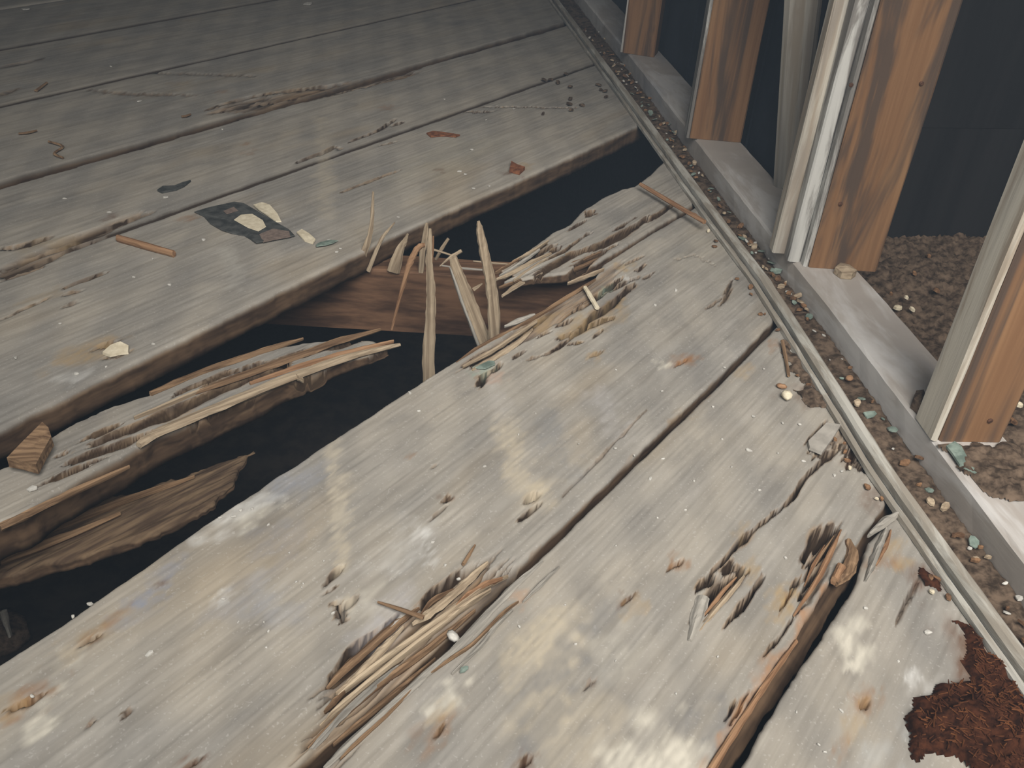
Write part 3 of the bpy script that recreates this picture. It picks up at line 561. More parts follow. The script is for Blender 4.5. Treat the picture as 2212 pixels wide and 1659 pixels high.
# grey slivers peeling from the opposite rim
for i, (px, wd, z, mt) in enumerate([
 ([(1172,1212),(1120,1258),(1077,1299),(996,1390),(915,1461),(858,1515),(740,1622),(700,1660)],17,.0005,M_SPL_GREY), ([(1208,1225),(1165,1265),(1130,1300)],11,.001,M_SPL_GREY),
 ([(1108,1318),(1070,1355),(1043,1393),(976,1457)],11,.0005,M_SPL_GREY), ([(1120,1300),(1085,1325),(1020,1395),(990,1412),(930,1455)],7,.001,M_SPL_BROWN), ([(900,1480),(830,1552),(770,1605),(735,1640)],6,.001,M_SPL_BROWN),
 ([(1520,1290),(1508,1330),(1490,1384)],[22,24,8],.001,M_SPL_GREY), ([(1607,1246),(1570,1290),(1530,1340),(1496,1388)],[6,14,15,5],-.002,M_SPL_PALE), ([(1590,1248),(1555,1285),(1520,1330)],9,-.001,M_SPL_ORANGE),
 ([(1816,1146),(1790,1200),(1772,1242),(1715,1330)],12,.000,M_SPL_ORANGE), ([(1780,1180),(1755,1225),(1738,1265)],8,-.002,M_SPL_ORANGE), ([(1800,1160),(1770,1205),(1748,1240)],8,-.003,M_SPL_BROWN),
 ([(1720,1385),(1660,1470),(1600,1560),(1535,1665)],[8,12,14,16],-.001,M_SPL_ORANGE)]):
    spl(pB, px, wd, .004, mt, z, 40 + i)
slab('splinter', [(1744,957),(1783,921),(1814,927),(1797,953),(1774,983),(1747,972)], .001, .003, M_GREYCHIP, pB, z2=[0, .002, .003, .001, 0, 0])
# torn right rim of the wide joint
for i, (px, wd, z, mt) in enumerate([([(1940,1110),(1910,1130),(1876,1158)],[8,17,6],.002,M_SPL_GREY), ([(1913,1144),(1900,1180),(1885,1220),(1868,1258)],[6,18,17,5],.000,M_SPL_GREY), ([(1922,1150),(1912,1185),(1890,1225)],[5,11,5],-.001,M_SPL_ORANGE), ([(1830,1170),(1845,1205),(1830,1240),(1805,1262)],[14,30,34,14],-.001,M_SPL_BROWN), ([(1815,1225),(1800,1255)],[20,14],.001,M_SPL_ORANGE)]):
    spl(pB, px, wd, .008, mt, z, 70 + i)
# frayed edge of the near rim above the joist, and of the stump
for i, (px, wd, z, mt) in enumerate([([(985,785),(1040,748),(1090,722),(1163,683),(1224,644),(1286,604)],9,-.001,M_SPL_BROWN), ([(1000,793),(1060,762),(1110,728),(1160,695)],9,.0005,M_SPL_PALE), ([(1020,800),(1070,772),(1115,745),(1150,712)],11,.0005,M_SPL_PALE), ([(1090,706),(1120,694),(1155,680)],[4,16,6],-.004,M_SPL_GREY)]):
    spl(pA, px, wd, .005, mt, z, 90 + i)
for i, (px, wd, z, mt) in enumerate([([(1107,566),(1150,545),(1185,520)],7,.001,M_SPL_PALE), ([(1110,606),(1150,580),(1180,560)],6,.0015,M_SPL_PALE), ([(1085,640),(1110,622),(1140,605),(1170,590)],[5,12,10,6],-.006,M_SPL_PALE), ([(1090,612),(1120,600),(1170,575),(1220,550)],9,0.,M_SPL_GREY), ([(1226,613),(1260,601),(1304,582)],[3,8,4],.002,M_SPL_PALE), ([(1080,596),(1100,585),(1135,562),(1165,540)],[4,9,9,4],.001,M_SPL_GREY), ([(1072,604),(1100,594),(1150,566),(1190,548)],[3,7,8,4],.0015,M_SPL_PALE), ([(1078,622),(1110,609),(1150,592)],[3,8,6],-.003,M_SPL_BROWN), ([(1070,590),(1090,580),(1120,562)],[3,7,5],.0,M_SPL_BROWN), ([(1190,590),(1240,570),(1300,545)],8,-.003,M_SPL_BROWN), ([(1200,600),(1260,575),(1320,548)],8,-.006,M_SPL_BROWN)]):
    spl(rem, px, wd, .005, mt, z, 110 + i)
# strands of the sagging plank
for i, (px, wd, mt) in enumerate([([(325,852),(430,806),(520,776),(590,752),(655,732)],[9,12,14,12,3],M_SPL_BROWN), ([(420,850),(540,808),(650,768),(740,735),(822,712)],[8,16,18,16,5],M_SPL_BROWN), ([(300,962),(340,935),(480,878),(580,835),(740,775),(864,745)],[16,24,26,24,22,8],M_SPL_PALE), ([(290,905),(380,868),(465,832)],[4,8,3],M_SPL_PALE), ([(540,830),(640,795),(760,760),(850,738)],[5,10,12,5],M_SPL_ORANGE), ([(640,815),(655,822)],[5,3],M_SPL_PALE), ([(0,1140),(60,1112),(150,1068),(280,1008)],[14,14,12,4],M_SPL_BROWN)]):
    spl(frag, px, wd, .006, mt, fz + .001, 130 + i, k=fk)
for i, (px, wd, mt) in enumerate([([(0,1185),(150,1128),(300,1070),(420,1030)],[12,14,10,3],M_SPL_BROWN), ([(0,1215),(120,1170),(260,1110)],[10,14,4],M_SPL_BROWN)]):
    spl(frag2, px, wd, .007, mt, -.060, 150 + i, k=-.12)

# old strip of lower framing and soil under the boards
def quad_prism(name, p0, p1, wdt, z0, z1, mat, parent=None):
    p0 = np.array(p0, float); p1 = np.array(p1, float); t = _n(p1 - p0); s = np.array([-t[1], t[0]])
    n = 24; V = []; F = []
    for i in range(n + 1):
        p = p0 + (p1 - p0) * i / n
        jz = (rng.random() - .5) * .002
        for (ss, z) in ((0, z0), (0, z1 - .003), (.003, z1), (wdt - .003, z1), (wdt, z1 - .003), (wdt, z0)):
            q = p + s * (ss + (rng.random() - .5) * .001); V.append([q[0], q[1], z + (jz if z > z0 else 0)])
    for i in range(n):
        for j in range(6): F.append((i * 6 + j, i * 6 + (j + 1) % 6, (i + 1) * 6 + (j + 1) % 6, (i + 1) * 6 + j))
    F.append(tuple(range(6))); F.append(tuple(n * 6 + j for j in range(6))[::-1])
    o = mk(name, V, F, mat, parent); return o
jd = _n([.283, -.045])
j0 = np.array([-.035, 1.012])
for off in (0,):
    q0 = j0 + jd * -1.3 + np.array([0, off]); q1 = j0 + jd * .56 + np.array([0, off])
    quad_prism('joist', q0, q1, .045, -.118, -.031, M_JOIST, floor)
# crumbs lying on top of the bared joist belong to it
soil_n = 40; V = []; F = []
for i in range(soil_n + 1):
    for j in range(soil_n + 1):
        x = -1.4 + 2.6 * i / soil_n; y = -.3 + 3.0 * j / soil_n
        V.append((x, y, -.52 + .05 * float(vnoise(x * 5, y * 5, 3)) + .02 * float(vnoise(x * 22, y * 22, 4))))
for i in range(soil_n):
    for j in range(soil_n):
        a = i * (soil_n + 1) + j; F.append((a, a + soil_n + 1, a + soil_n + 2, a + 1))
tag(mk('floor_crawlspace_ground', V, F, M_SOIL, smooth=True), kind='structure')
# foundation sides close the crawlspace
def wallbox(name, x0, x1, y0, y1, z0, z1, mat, parent=None):
    V = [(x, y, z) for z in (z0, z1) for x, y in ((x0, y0), (x1, y0), (x1, y1), (x0, y1))]
    return mk(name, V, [(3, 2, 1, 0), (4, 5, 6, 7), (0, 1, 5, 4), (1, 2, 6, 5), (2, 3, 7, 6), (3, 0, 4, 7)], mat, parent)
fnd = tag(empty('wall_foundation', (0, 0, -.52)), kind='structure')
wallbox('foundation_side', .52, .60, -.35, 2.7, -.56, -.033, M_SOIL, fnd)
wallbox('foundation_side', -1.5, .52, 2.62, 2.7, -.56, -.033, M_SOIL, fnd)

# ================================================================== THE WALL
wall = tag(empty('wall_right', (.52, 1.0, 0)), kind='structure')
TX_Y = [.05, .4, .55, .663, .787, .9, 1.07, 1.45, 1.95, 2.6]; TX_X = [.421, .421, .4225, .430, .438, .444, .444, .449, .454, .46]
PX_Y = [.05, .4, .5, .656, .81, .95, 1.2, 1.684, 2.6]; PX_X = [.462, .4715, .4755, .482, .488, .489, .496, .510, .528]
def extrude_path(name, prof, xs, ys, mat, parent=None, step=.02, wob=.0006, y0=.05, y1=2.6):
    Y = np.arange(y0, y1 + 1e-6, step); X = np.interp(Y, ys, xs); V = []; F = []; m = len(prof)
    for i, y in enumerate(Y):
        for u, z in prof:
            V.append((X[i] + u + (rng.random() - .5) * wob, y, z + (rng.random() - .5) * wob))
    for i in range(len(Y) - 1):
        for q in range(m): F.append((i * m + q, (i + 1) * m + q, (i + 1) * m + (q + 1) % m, i * m + (q + 1) % m))
    F.append(tuple(range(m))); F.append(tuple((len(Y) - 1) * m + q for q in range(m))[::-1])
    return mk(name, V, F, mat, parent)
track = empty('threshold_track', (.44, 1.0, 0)); tag(track, 'long narrow grooved track lying diagonally across the plank ends', 'track')
extrude_path('outer_ridge', [(0, .0006), (.0002, .0050), (.0022, .0068), (.0050, .0058), (.0058, .0006)], TX_X, TX_Y, M_TRACK, track)
extrude_path('inner_ridge', [(.0086, .0006), (.0090, .0085), (.0118, .0118), (.0180, .0112), (.0215, .0080), (.0220, .0006)], TX_X, TX_Y, M_TRACK, track)
extrude_path('groove_bed', [(.0056, .0006), (.0056, .0022), (.0090, .0022), (.0090, .0006)], TX_X, TX_Y, M_DARKFLAKE, track)
plate = tag(extrude_path('sill_plate', [(0, .0006), (0, .0285), (.003, .0315), (.067, .0315), (.070, .0290), (.070, .0006)], PX_X, PX_Y, M_PLATE, None, wob=.0008), 'worn grey sill plate running under the upright posts', 'plate')

def offs(p, dx, dy): return [p[0] + dx, p[1] + dy]
def post(name, pl, pr, depth, label, h=1.1, casing=.0, cmat=None, jamb=None, group='wooden posts along the wall', nails=()):
    """pl, pr: photo foot of the bare brown face, left and right; the post runs back along the wall"""
    z = .0317
    A_, B_ = P(*pl, z)[:2], P(*pr, z)[:2]; f = _n(B_ - A_); g = np.array([-f[1], f[0]])        # g points away along the wall
    t = empty(name, (*(A_ + B_) / 2, z)); tag(t, label, 'post', group)
    box8('stud', [A_ + f * casing, B_, B_ + g * depth, A_ + f * casing + g * depth], z, h, M_STUD, t)
    if casing > 0: box8('casing', [A_, A_ + f * (casing - .0004), A_ + f * (casing - .0004) + g * depth, A_ + g * depth], z, h, cmat or M_CASING, t)
    if jamb:
        for (fo, go, fw, gw, mt) in jamb:
            q = A_ + f * fo + g * (depth + go); box8('jamb_board', [q, q + f * fw, q + f * fw + g * gw, q + g * gw], z, h, mt, t)
    for (x, y) in nails:
        pt = PY(x, y, float(A_[1]) - .0); r_ = np.array(ray(x, y)); 
        nrm = np.array([-g[0], -g[1], 0]); tq = (nrm @ (np.array([A_[0], A_[1], 0]) - CAMP)) / (nrm @ r_); c = CAMP + r_ * tq
        V = []; F = []
        for lev, rr, d in ((0, .0022, -.0005), (1, .0024, .0012), (2, .0014, .0018)):
            for i in range(8): V.append(c + np.array([f[0], f[1], 0]) * rr * math.cos(i * .7854) + np.array([0, 0, 1]) * rr * math.sin(i * .7854) + nrm * d)
        for lev in range(2):
            for i in range(8): F.append((lev * 8 + i, lev * 8 + (i + 1) % 8, lev * 8 + 8 + (i + 1) % 8, lev * 8 + 8 + i))
        F.append(tuple(range(16, 24))); mk('nail', V, F, M_NAIL, t)
    return t
post('wooden_post', (1340,113), (1412,124), .045, 'dim brown post farthest back, near the dark corner', casing=.004)
post('wooden_post', (1483,298), (1600,308), .040, 'dark brown post second from the back with a thin pale edge', casing=.005)
post('wooden_post', (1735,577), (1893,587), .036, 'stout brown post with dark stains and a flaking pale edge', casing=.006, jamb=[(-.0150, -.024, .0145, .020, M_CASING), (-.0290, -.0035, .0285, .020, M_JAMB)], nails=[(1838,183),(1815,440),(1990,180)])
post('wooden_post', (2012,953), (2163,956), .036, 'orange brown post at the right edge with a cream worn edge', casing=.007, cmat=M_JAMB, nails=[(2138,908)])
# leaning board between the second and third post
lb = [P(1671,392,.033), PY(1698, -60, 1.10)]
o = strip('leaning_board', [P(1700, 402, .034), P(1700, 402, .034) + 2.0 * (PY(1744, -60, P(1700, 402, .034)[1] - .03) - P(1700, 402, .034))], [.034, .054], .014, M_LEAN, None, up=(-.5, -1, 0), rough=.02, sub=8, seed=5)
tag(o, 'pale leaning board half hidden behind the stout stained post', 'board')

# dark sheathing behind the posts and the return wall of the alcove
bw = [.16, .145, .17, .15, .16, .155]; y = 1.005; i = 0
while y < 2.6:
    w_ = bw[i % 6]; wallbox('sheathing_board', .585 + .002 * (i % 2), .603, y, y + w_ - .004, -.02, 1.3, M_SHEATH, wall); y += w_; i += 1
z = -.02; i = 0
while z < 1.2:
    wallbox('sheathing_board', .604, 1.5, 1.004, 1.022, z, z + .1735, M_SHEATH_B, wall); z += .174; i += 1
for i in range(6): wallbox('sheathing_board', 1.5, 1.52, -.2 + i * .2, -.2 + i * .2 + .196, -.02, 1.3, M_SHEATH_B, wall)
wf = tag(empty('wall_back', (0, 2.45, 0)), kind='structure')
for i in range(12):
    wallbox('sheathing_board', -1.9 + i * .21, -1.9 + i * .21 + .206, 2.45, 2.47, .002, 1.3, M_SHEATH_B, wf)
wallbox('base_board', -1.9, .44, 2.425, 2.4495, .002, .10, M_JOIST, wf)

# ================================================================== dirt and dust
def mound(name, px, h, mat, z=0.0, cell=.0025, rough=.4, pw=.6, nfreq=220, mask=None, edge_w=.02):
    pl = np.array([P(x, y, z)[:2] for x, y in px]); lo_ = pl.min(0) - cell; hi_ = pl.max(0) + cell
    nx = int((hi_[0] - lo_[0]) / cell) + 1; ny = int((hi_[1] - lo_[1]) / cell) + 1
    X, Y = np.meshgrid(np.linspace(lo_[0], hi_[0], nx), np.linspace(lo_[1], hi_[1], ny), indexing='ij')
    s = sdf_poly(X + (vnoise(X * 90, Y * 90, 2) - .5) * .012, Y + (vnoise(X * 90, Y * 90, 9) - .5) * .012, pl)
    base = np.clip(s / edge_w, 0, 1) ** pw
    Z = z + h * base * (.65 + .35 * vnoise(X * 35, Y * 35, 4)) + base * h * rough * (vnoise(X * nfreq, Y * nfreq, 5) - .4) + .0006
    Z = np.where(s > 0, np.maximum(Z, z + .0006), z + .0003)
    ok = s > -cell
    idx = -np.ones(X.shape, int); idx[ok] = np.arange(ok.sum())
    V = np.stack([X[ok], Y[ok], Z[ok]], -1)
    q = np.stack([idx[:-1, :-1], idx[1:, :-1], idx[1:, 1:], idx[:-1, 1:]], -1).reshape(-1, 4); q = q[(q >= 0).all(1)]
    # closed underside: skirt is at floor level already
    return mk(name, V, q, mat, smooth=True), (X[ok], Y[ok], Z[ok], s[ok])
def fibres(parent, S, n, mat, ln=.006, wd=.0006, seed=1, name='wood_fibre'):
    r = np.random.default_rng(seed); X, Y, Z, s = S; ids = np.nonzero(s > .004)[0]; V = []; F = []
    for q in r.choice(ids, n):
        c = np.array([X[q], Y[q], Z[q] + .0006]); a = r.random() * 6.28; t = np.array([math.cos(a), math.sin(a), (r.random() - .4) * .5]) * ln * (.4 + r.random())
        sd = _n(np.cross(t, (0, 0, 1))) * wd; u = np.array([0, 0, wd]); k = len(V)
        V += [c - t / 2 - sd, c - t / 2 + sd, c - t / 2 + u, c + t / 2 - sd * .5, c + t / 2 + sd * .5, c + t / 2 + u]
        F += [(k, k + 1, k + 4, k + 3), (k + 1, k + 2, k + 5, k + 4), (k + 2, k, k + 3, k + 5), (k, k + 2, k + 1), (k + 3, k + 4, k + 5)]
    return tag(mk(name, V, F, mat, parent), kind='stuff')
o, S = mound('sawdust_pile', [(1971,1636),(1968,1560),(1976,1521),(1998,1504),(2040,1485),(2072,1479),(2112,1492),(2160,1505),(2240,1520),(2330,1560),(2330,1720),(2180,1740),(2089,1662),(2072,1638),(2018,1641)], .016, M_DUST, rough=.5, cell=.0016)
tag(o, 'heap of dark red brown sawdust in the lower right corner', 'sawdust', kind='stuff'); fibres(o, S, 420, M_FIBRE, seed=3)
o, S = mound('sawdust_pile', [(2062,1345),(2080,1350),(2120,1385),(2170,1450),(2230,1530),(2280,1600),(2190,1560),(2130,1520),(2098,1480),(2084,1440),(2090,1405)], .005, M_DUST, rough=.7, cell=.0016, edge_w=.008)
tag(o, 'thin drift of red brown sawdust against the foot of the track', 'sawdust', kind='stuff'); fibres(o, S, 160, M_FIBRE, seed=4, ln=.004)
for i, (px, lab) in enumerate([([(1715,842),(1740,835),(1780,850),(1800,875),(1780,880),(1745,872)], 'small brown crumb drift beside the track near the cream pebble'),
                               ([(1985,1215),(2000,1220),(2030,1262),(2035,1275),(2000,1265),(1985,1240)], 'small dark crumb drift at the track above the thin crack'),
                               ([(1690,735),(1705,745),(1755,815),(1770,845),(1735,830),(1700,790)], 'brown crumb drift at the track where the long joint ends')]):
    o, S = mound('crumb_drift', px, .004, M_DUST if i == 1 else M_DIRT, rough=.9, cell=.0012, edge_w=.006); tag(o, lab, 'dirt', kind='stuff')
# dirt bed of the channel between track and plate
def bed(name, xl, xr, y0, y1, zb, amp, mat, label, cell=.0028, seed=0):
    Y = np.arange(y0, y1, cell * 1.3); nx = max(6, int((xr(y0) - xl(y0)) / cell)); V = []; F = []
    for i, y_ in enumerate(Y):
        for j in range(nx + 1):
            x = xl(y_) + (xr(y_) - xl(y_)) * j / nx
            e = min(j, nx - j) / nx
            V.append((x, y_, zb + amp * float(vnoise(x * 330, y_ * 330, seed)) * .8 + amp * .8 * float(vnoise(x * 40, y_ * 30, seed + 2)) - amp * .6 * (1 - min(1, e * 6))))
    m = nx + 1
    for i in range(len(Y) - 1):
        for j in range(nx): F.append((i * m + j, i * m + j + 1, (i + 1) * m + j + 1, (i + 1) * m + j))
    return tag(mk(name, V, F, mat, smooth=True), label, 'dirt', kind='stuff')
tr = lambda y_: float(np.interp(y_, TX_Y, TX_X)) + .0222
plf = lambda y_: float(np.interp(y_, PX_Y, PX_X)) - .0004
bed('channel_dirt', tr, plf, .12, 2.4, .0012, .0045, M_DIRT, 'crumbly dirt filling the channel between track and sill plate')
plr = lambda y_: float(np.interp(y_, PX_Y, PX_X)) + .0705
# dirt covered boards beyond the plate, inside the alcove
for i in range(4):
    x0 = .6 + .22 * i
    wallbox('plank', x0, x0 + .217, .02, 1.003, -.03, .0, M_SPL_GREY, floor)
bed('alcove_dirt', plr, lambda y_: 1.05, .10, 1.003, .001, .010, M_DIRT, 'dirt and plaster crumbs covering the alcove floor behind the posts', cell=.0035, seed=5)
o, S = mound('crumb_drift', [(2020,965),(2080,958),(2180,965),(2240,1010),(2260,1080),(2150,1075),(2080,1020)], .006, M_DIRT, z=.0318, rough=.9, cell=.0018, edge_w=.010)
tag(o, 'dark crumb drift on the plate at the foot of the orange brown post', 'dirt', kind='stuff')

# ================================================================== loose things
# torn printed scrap
scrap = empty('torn_paper', P(530, 485)); tag(scrap, 'torn dark printed paper scrap lying on the plank beyond the hole', 'paper')
slab('sheet', [(419,459),(450,448),(506,439),(527,442),(560,458),(600,482),(625,496),(638,513),(590,522),(554,530),(540,518),(527,510),(500,506),(479,500),(455,485),(440,468)], .0006, .0008, M_DARKFLAKE, scrap, dome=.001, z2=[.001, 0, .002, .002, 0, 0, 0, .002, .001, .003, .001, 0, .001, .002, .001, 0])
slab('print_patch', [(505,475),(520,464),(545,462),(568,476),(575,490),(558,500),(535,492)], .0040, .0004, M_CHIP_C, scrap)
slab('print_patch', [(560,506),(590,494),(625,500),(628,512),(590,519),(568,524)], .0030, .0004, M_PRINT, scrap)
slab('print_patch', [(482,456),(505,447),(515,455),(490,463)], .0036, .0003, M_PRINT, scrap)
tag(slab('paper_flake', [(547,444),(566,440),(583,447),(600,465),(608,480),(596,480),(575,466),(558,455)], .0005, .0016, M_CHIP_C, z2=[0, .001, .002, .001, 0, 0, .001, .001]), 'cream curled flake beside the far side of the torn paper', 'flake')
tag(slab('paper_flake', [(641,505),(652,497),(668,508),(682,522),(676,528),(658,522)], .0005, .0018, M_CHIP_C, z2=[.001, 0, .001, .002, 0, 0]), 'cream flake off the right tip of the torn paper', 'flake')
def stick(px, z, wd, th, mat, label, cat='stick', seed=0, name='wood_stick'):
    pts = [P(x, y, q) for (x, y), q in zip(px, z)]; m = mpp(pts[0])
    return tag(strip(name, pts, [q * m for q in wd], th, mat, seed=seed, rough=.06), label, cat)
stick([(254,515),(315,532),(376,549)], [.004, .004, .004], [11, 13, 10], .0075, M_SPL_ORANGE, 'square brown stick lying left of the torn paper', seed=1)
stick([(1383,398),(1450,438),(1522,480)], [.012, .011, .016], [7, 11, 9], .005, M_SPL_ORANGE, 'orange stick resting against the track by the plank stump', seed=2)
stick([(1264,621),(1278,643),(1291,666)], [.004, .003, .003], [9, 10, 10], .004, M_CHIP_C, 'short pale stick on the rotten rim of the hole', seed=3)
stick([(1026,1178),(1012,1200),(1000,1219)], [.002, .002, .002], [4, 8, 8], .003, M_SPL_BROWN, 'short dark twig beside the frayed joint', seed=4)
stick([(816,1301),(865,1317),(915,1335)], [.004, .006, .005], [4, 8, 10], .003, M_SPL_BROWN, 'thin brown twig lying across the frayed fibres', seed=5)
stick([(1690,736),(1697,770),(1704,812)], [.006, .003, .003], [6, 6, 5], .0025, M_SPL_BROWN, 'thin brown twig hugging the track at the end of the joint', seed=6)
stick([(1330,135),(1350,141),(1372,147)], [.003, .003, .003], [4, 5, 3], .003, M_SPL_GREY, 'faint grey twig near the dark far corner', seed=7)
stick([(40,289),(60,287),(80,282)], [.003]*3, [4, 6, 3], .003, M_SPL_BROWN, 'upper of two short dark twigs on the left, arrow shaped', seed=21)
stick([(105,306),(142,316),(112,332),(136,341)], [.003]*4, [4, 5, 5, 4], .003, M_SPL_BROWN, 'zigzag dark twig on the left above the wide open joint', seed=22)
stick([(78,196),(101,179)], [.003]*2, [8, 6], .003, M_SPL_BROWN, 'short dark twig on the dim plank at the far left', seed=23)
stick([(392,252),(402,251),(412,247)], [.003]*3, [4, 5, 3], .003, M_SPL_BROWN, 'tiny dark twig just above the wide open joint', seed=24)
def flake(px, th, mat, label, z=.0005, z2=None, name='wood_flake', cat='flake', dome=.0): return tag(slab(name, px, z, th, mat, z2=z2, dome=dome), label, cat)
flake([(340,413),(352,405),(378,404),(395,397),(413,392),(398,404),(380,412),(350,418)], .0025, M_DARKFLAKE, 'charcoal leaf shaped flake on the plank above the torn paper')
flake([(921,289),(935,285),(956,287),(975,290),(994,293),(985,297),(958,295),(930,297)], .002, M_RUSTY, 'red brown flake on the far plank beyond the hole')
flake([(20,1009),(60,978),(101,942),(113,950),(117,962),(100,992),(84,1024),(50,1015)], .010, M_SPL_BROWN, 'brown wedge of wood lying on the sagging plank', z=-.012, z2=[0, .004, .006, .004, 0, 0, 0, 0], name='wood_wedge', cat='wood')
flake([(222,766),(240,752),(262,748),(280,755),(278,765),(255,768),(238,772)], .003, M_CHIP_C, 'beige flake over the rust stained pit', z2=[0, .001, .003, .002, 0, 0, 0])
flake([(1100,372),(1104,354),(1118,362),(1134,367),(1122,378)], .005, M_RUSTY, 'rusty crumb on the far edge of the hole', cat='crumb', name='rust_crumb')
flake([(2042,966),(2058,962),(2072,975),(2088,998),(2085,1012),(2072,1008),(2055,985)], .002, M_CHIP_G, 'large green paint flake at the foot of the orange brown post', z=.034, z2=[0, .003, .004, .002, 0, 0, .001])
flake([(2080,1014),(2098,1012),(2120,1022),(2105,1026)], .002, M_CHIP_G, 'small dark green flake below the large green one', z=.034)
flake([(1800,590),(1812,580),(1830,584),(1848,597),(1838,604),(1815,602)], .008, M_SPL_PALE, 'bark like wood lump at the foot of the stout stained post', z=.0320, name='wood_lump', cat='lump', dome=.003)
flake([(1966,880),(1972,862),(1988,860),(1995,878),(1982,896)], .010, M_DIRT, 'dark lump on the plate beside the orange brown post', z=.0320, name='dirt_lump', cat='lump', dome=.004)
def pebble(x, y, r, mat, label, z=0., el=1.3, name='pebble', cat='pebble', group=None):
    p = P(x, y, z); rad = r * mpp(p); V = []; F = []; rr = np.random.default_rng(int(x * 3 + y)); n1, n2 = 8, 5; a0 = rr.random() * 3
    for i in range(n2 + 1):
        ph = math.pi * i / n2
        for j in range(n1):
            t = 6.28318 * j / n1; q = rad * (.88 + .24 * rr.random()); x_ = q * math.sin(ph) * math.cos(t) * el; y_ = q * math.sin(ph) * math.sin(t)
            V.append((p[0] + x_ * math.cos(a0) - y_ * math.sin(a0), p[1] + x_ * math.sin(a0) + y_ * math.cos(a0), q * .7 * math.cos(ph)))
    V = np.array(V); V[:, 2] += z - V[:, 2].min() + .0001
    for i in range(n2):
        for j in range(n1): F.append((i * n1 + j, (i + 1) * n1 + j, (i + 1) * n1 + (j + 1) % n1, i * n1 + (j + 1) % n1))
    o_ = mk(name, V, F, mat, smooth=True); return tag(o_, label, cat, group)
pebble(1698, 861, 12, M_CHIP_C, 'cream pebble by the track, largest on the planks')
pebble(1688, 839, 7, M_SPL_ORANGE, 'small orange pebble just above the cream one', el=1.7)
pebble(979, 1380, 11, M_CHIP_W, 'white pebble wedged in the frayed joint', z=-.006, el=1.6)
pebble(1833, 822, 8, M_SPL_ORANGE, 'orange pebble among crumbs in the channel', z=.006)

# splinters still standing on the bared joist
def upright(px, wd, th, mat, label, Y=.985, seed=0, cat='splinter', ys=None):
    pts = [PY(x, y, Y if ys is None else ys[i]) for i, (x, y) in enumerate(px)]; m = mpp(pts[0])
    return tag(strip('wood_splinter', pts, [q * m for q in wd], th, mat, up=(0, -1, .2), seed=seed, rough=.08), label, cat, 'splinters standing in the hole')
upright([(806,414),(804,450),(803,482),(797,515),(784,545),(772,586)], [4,7,8,11,15,17], .003, M_SPL_PALE, 'straw thin upright splinter leftmost on the joist', seed=1, Y=1.0)
upright([(853,481),(838,498),(826,513),(815,538),(796,586)], [3,6,8,9,10], .003, M_SPL_PALE, 'short splinter second from the left on the joist', seed=2, Y=1.0)
upright([(881,505),(876,520),(866,536),(852,588)], [5,9,17,28], .004, M_SPL_PALE, 'stubby broad based splinter third from the left', seed=3, Y=1.0)
upright([(918,529),(908,530),(898,540),(888,560),(880,580),(870,618),(860,655),(846,712)], [8,12,13,13,12,9,7,5], .003, M_SPL_ORANGE, 'orange splinter bent over like a hook, hanging down', seed=4, Y=.93)
upright([(922,482),(919,505),(913,540),(909,588)], [6,13,13,13], .004, M_SPL_PALE, 'squat splinter behind the long hanging strand', seed=5, Y=1.0)
upright([(929,494),(928,530),(926,565),(930,600),(931,650),(929,700),(926,760),(925,850)], [5,10,12,14,17,20,24,22], .004, M_SPL_PALE, 'long strand hanging straight down into the hole', seed=6, Y=.905)
upright([(936,510),(934,540),(931,566)], [3,7,8], .003, M_SPL_ORANGE, 'thin orange splinter touching the long hanging strand', seed=7, Y=.93)
upright([(968,515),(955,535),(941,560)], [6,8,6], .003, M_SPL_PALE, 'small slanting splinter right of the long strand', seed=8, Y=.99)
upright([(931,538),(950,543),(974,551)], [6,5,4], .002, M_SPL_PALE, 'thin sliver lying level beside the long strand', seed=9, Y=.975)
upright([(997,541),(978,552),(962,564),(950,575)], [7,9,5,2], .003, M_SPL_PALE, 'short sliver across the top of the pale slat', seed=10, Y=.905)
upright([(980,556),(990,590),(1008,635),(1026,680),(1044,725),(1078,810)], [16,28,32,34,36,34], .005, M_SPL_PALE, 'broad pale slat leaning down beside the hole rim', seed=11, Y=.90)
upright([(972,578),(985,615),(1000,660),(1018,705),(1050,790)], [5,9,9,9,8], .004, M_SPL_GREY, 'narrow grey strip along the left of the pale slat', seed=12, Y=.895)
upright([(1034,478),(1038,500),(1046,540),(1055,580),(1063,620),(1069,670),(1068,800)], [7,20,23,25,28,32,30], .006, M_SPL_PALE, 'tall blunt splinter, the thickest standing in the hole', seed=13, Y=.885)
upright([(1022,564),(1060,568),(1100,571)], [3,4,3], .002, M_SPL_PALE, 'hair thin sliver level behind the tall splinter, upper', seed=14, Y=.975)
upright([(950,573),(1000,580),(1046,583)], [3,5,4], .002, M_SPL_GREY, 'hair thin sliver level behind the tall splinter, lower', seed=15, Y=.97)
upright([(1022,625),(1030,620),(1042,612)], [9,8,3], .002, M_SPL_PALE, 'tiny barb sticking out of the pale slat', seed=16, Y=.893)
pebble(766, 552, 7, M_CHIP_W, 'white crumb on the left end of the bared joist', z=-.029, name='crumb', cat='crumb')
pebble(766, 585, 7, M_SPL_ORANGE, 'orange crumb on the left end of the bared joist', z=-.030, name='crumb', cat='crumb')
pebble(790, 583, 5, M_CHIP_W, 'tiny white crumb right of the orange one on the joist', z=-.030, name='crumb', cat='crumb')
pebble(835, 522, 4, M_CHIP_W, 'tiny pale crumb between the upright splinters', z=-.028, name='crumb', cat='crumb')
# rubble under the boards at the left
rb = pebble(18, 1392, 44, M_DIRT, 'grey rubble lump under the boards at the left edge', z=-.49, name='rubble', cat='rubble')
stick([(8,1320),(14,1345),(22,1372)], [-.40, -.42, -.44], [7, 8, 8], .008, M_SPL_GREY, 'grey stick poking up from the rubble at the left edge', seed=9)

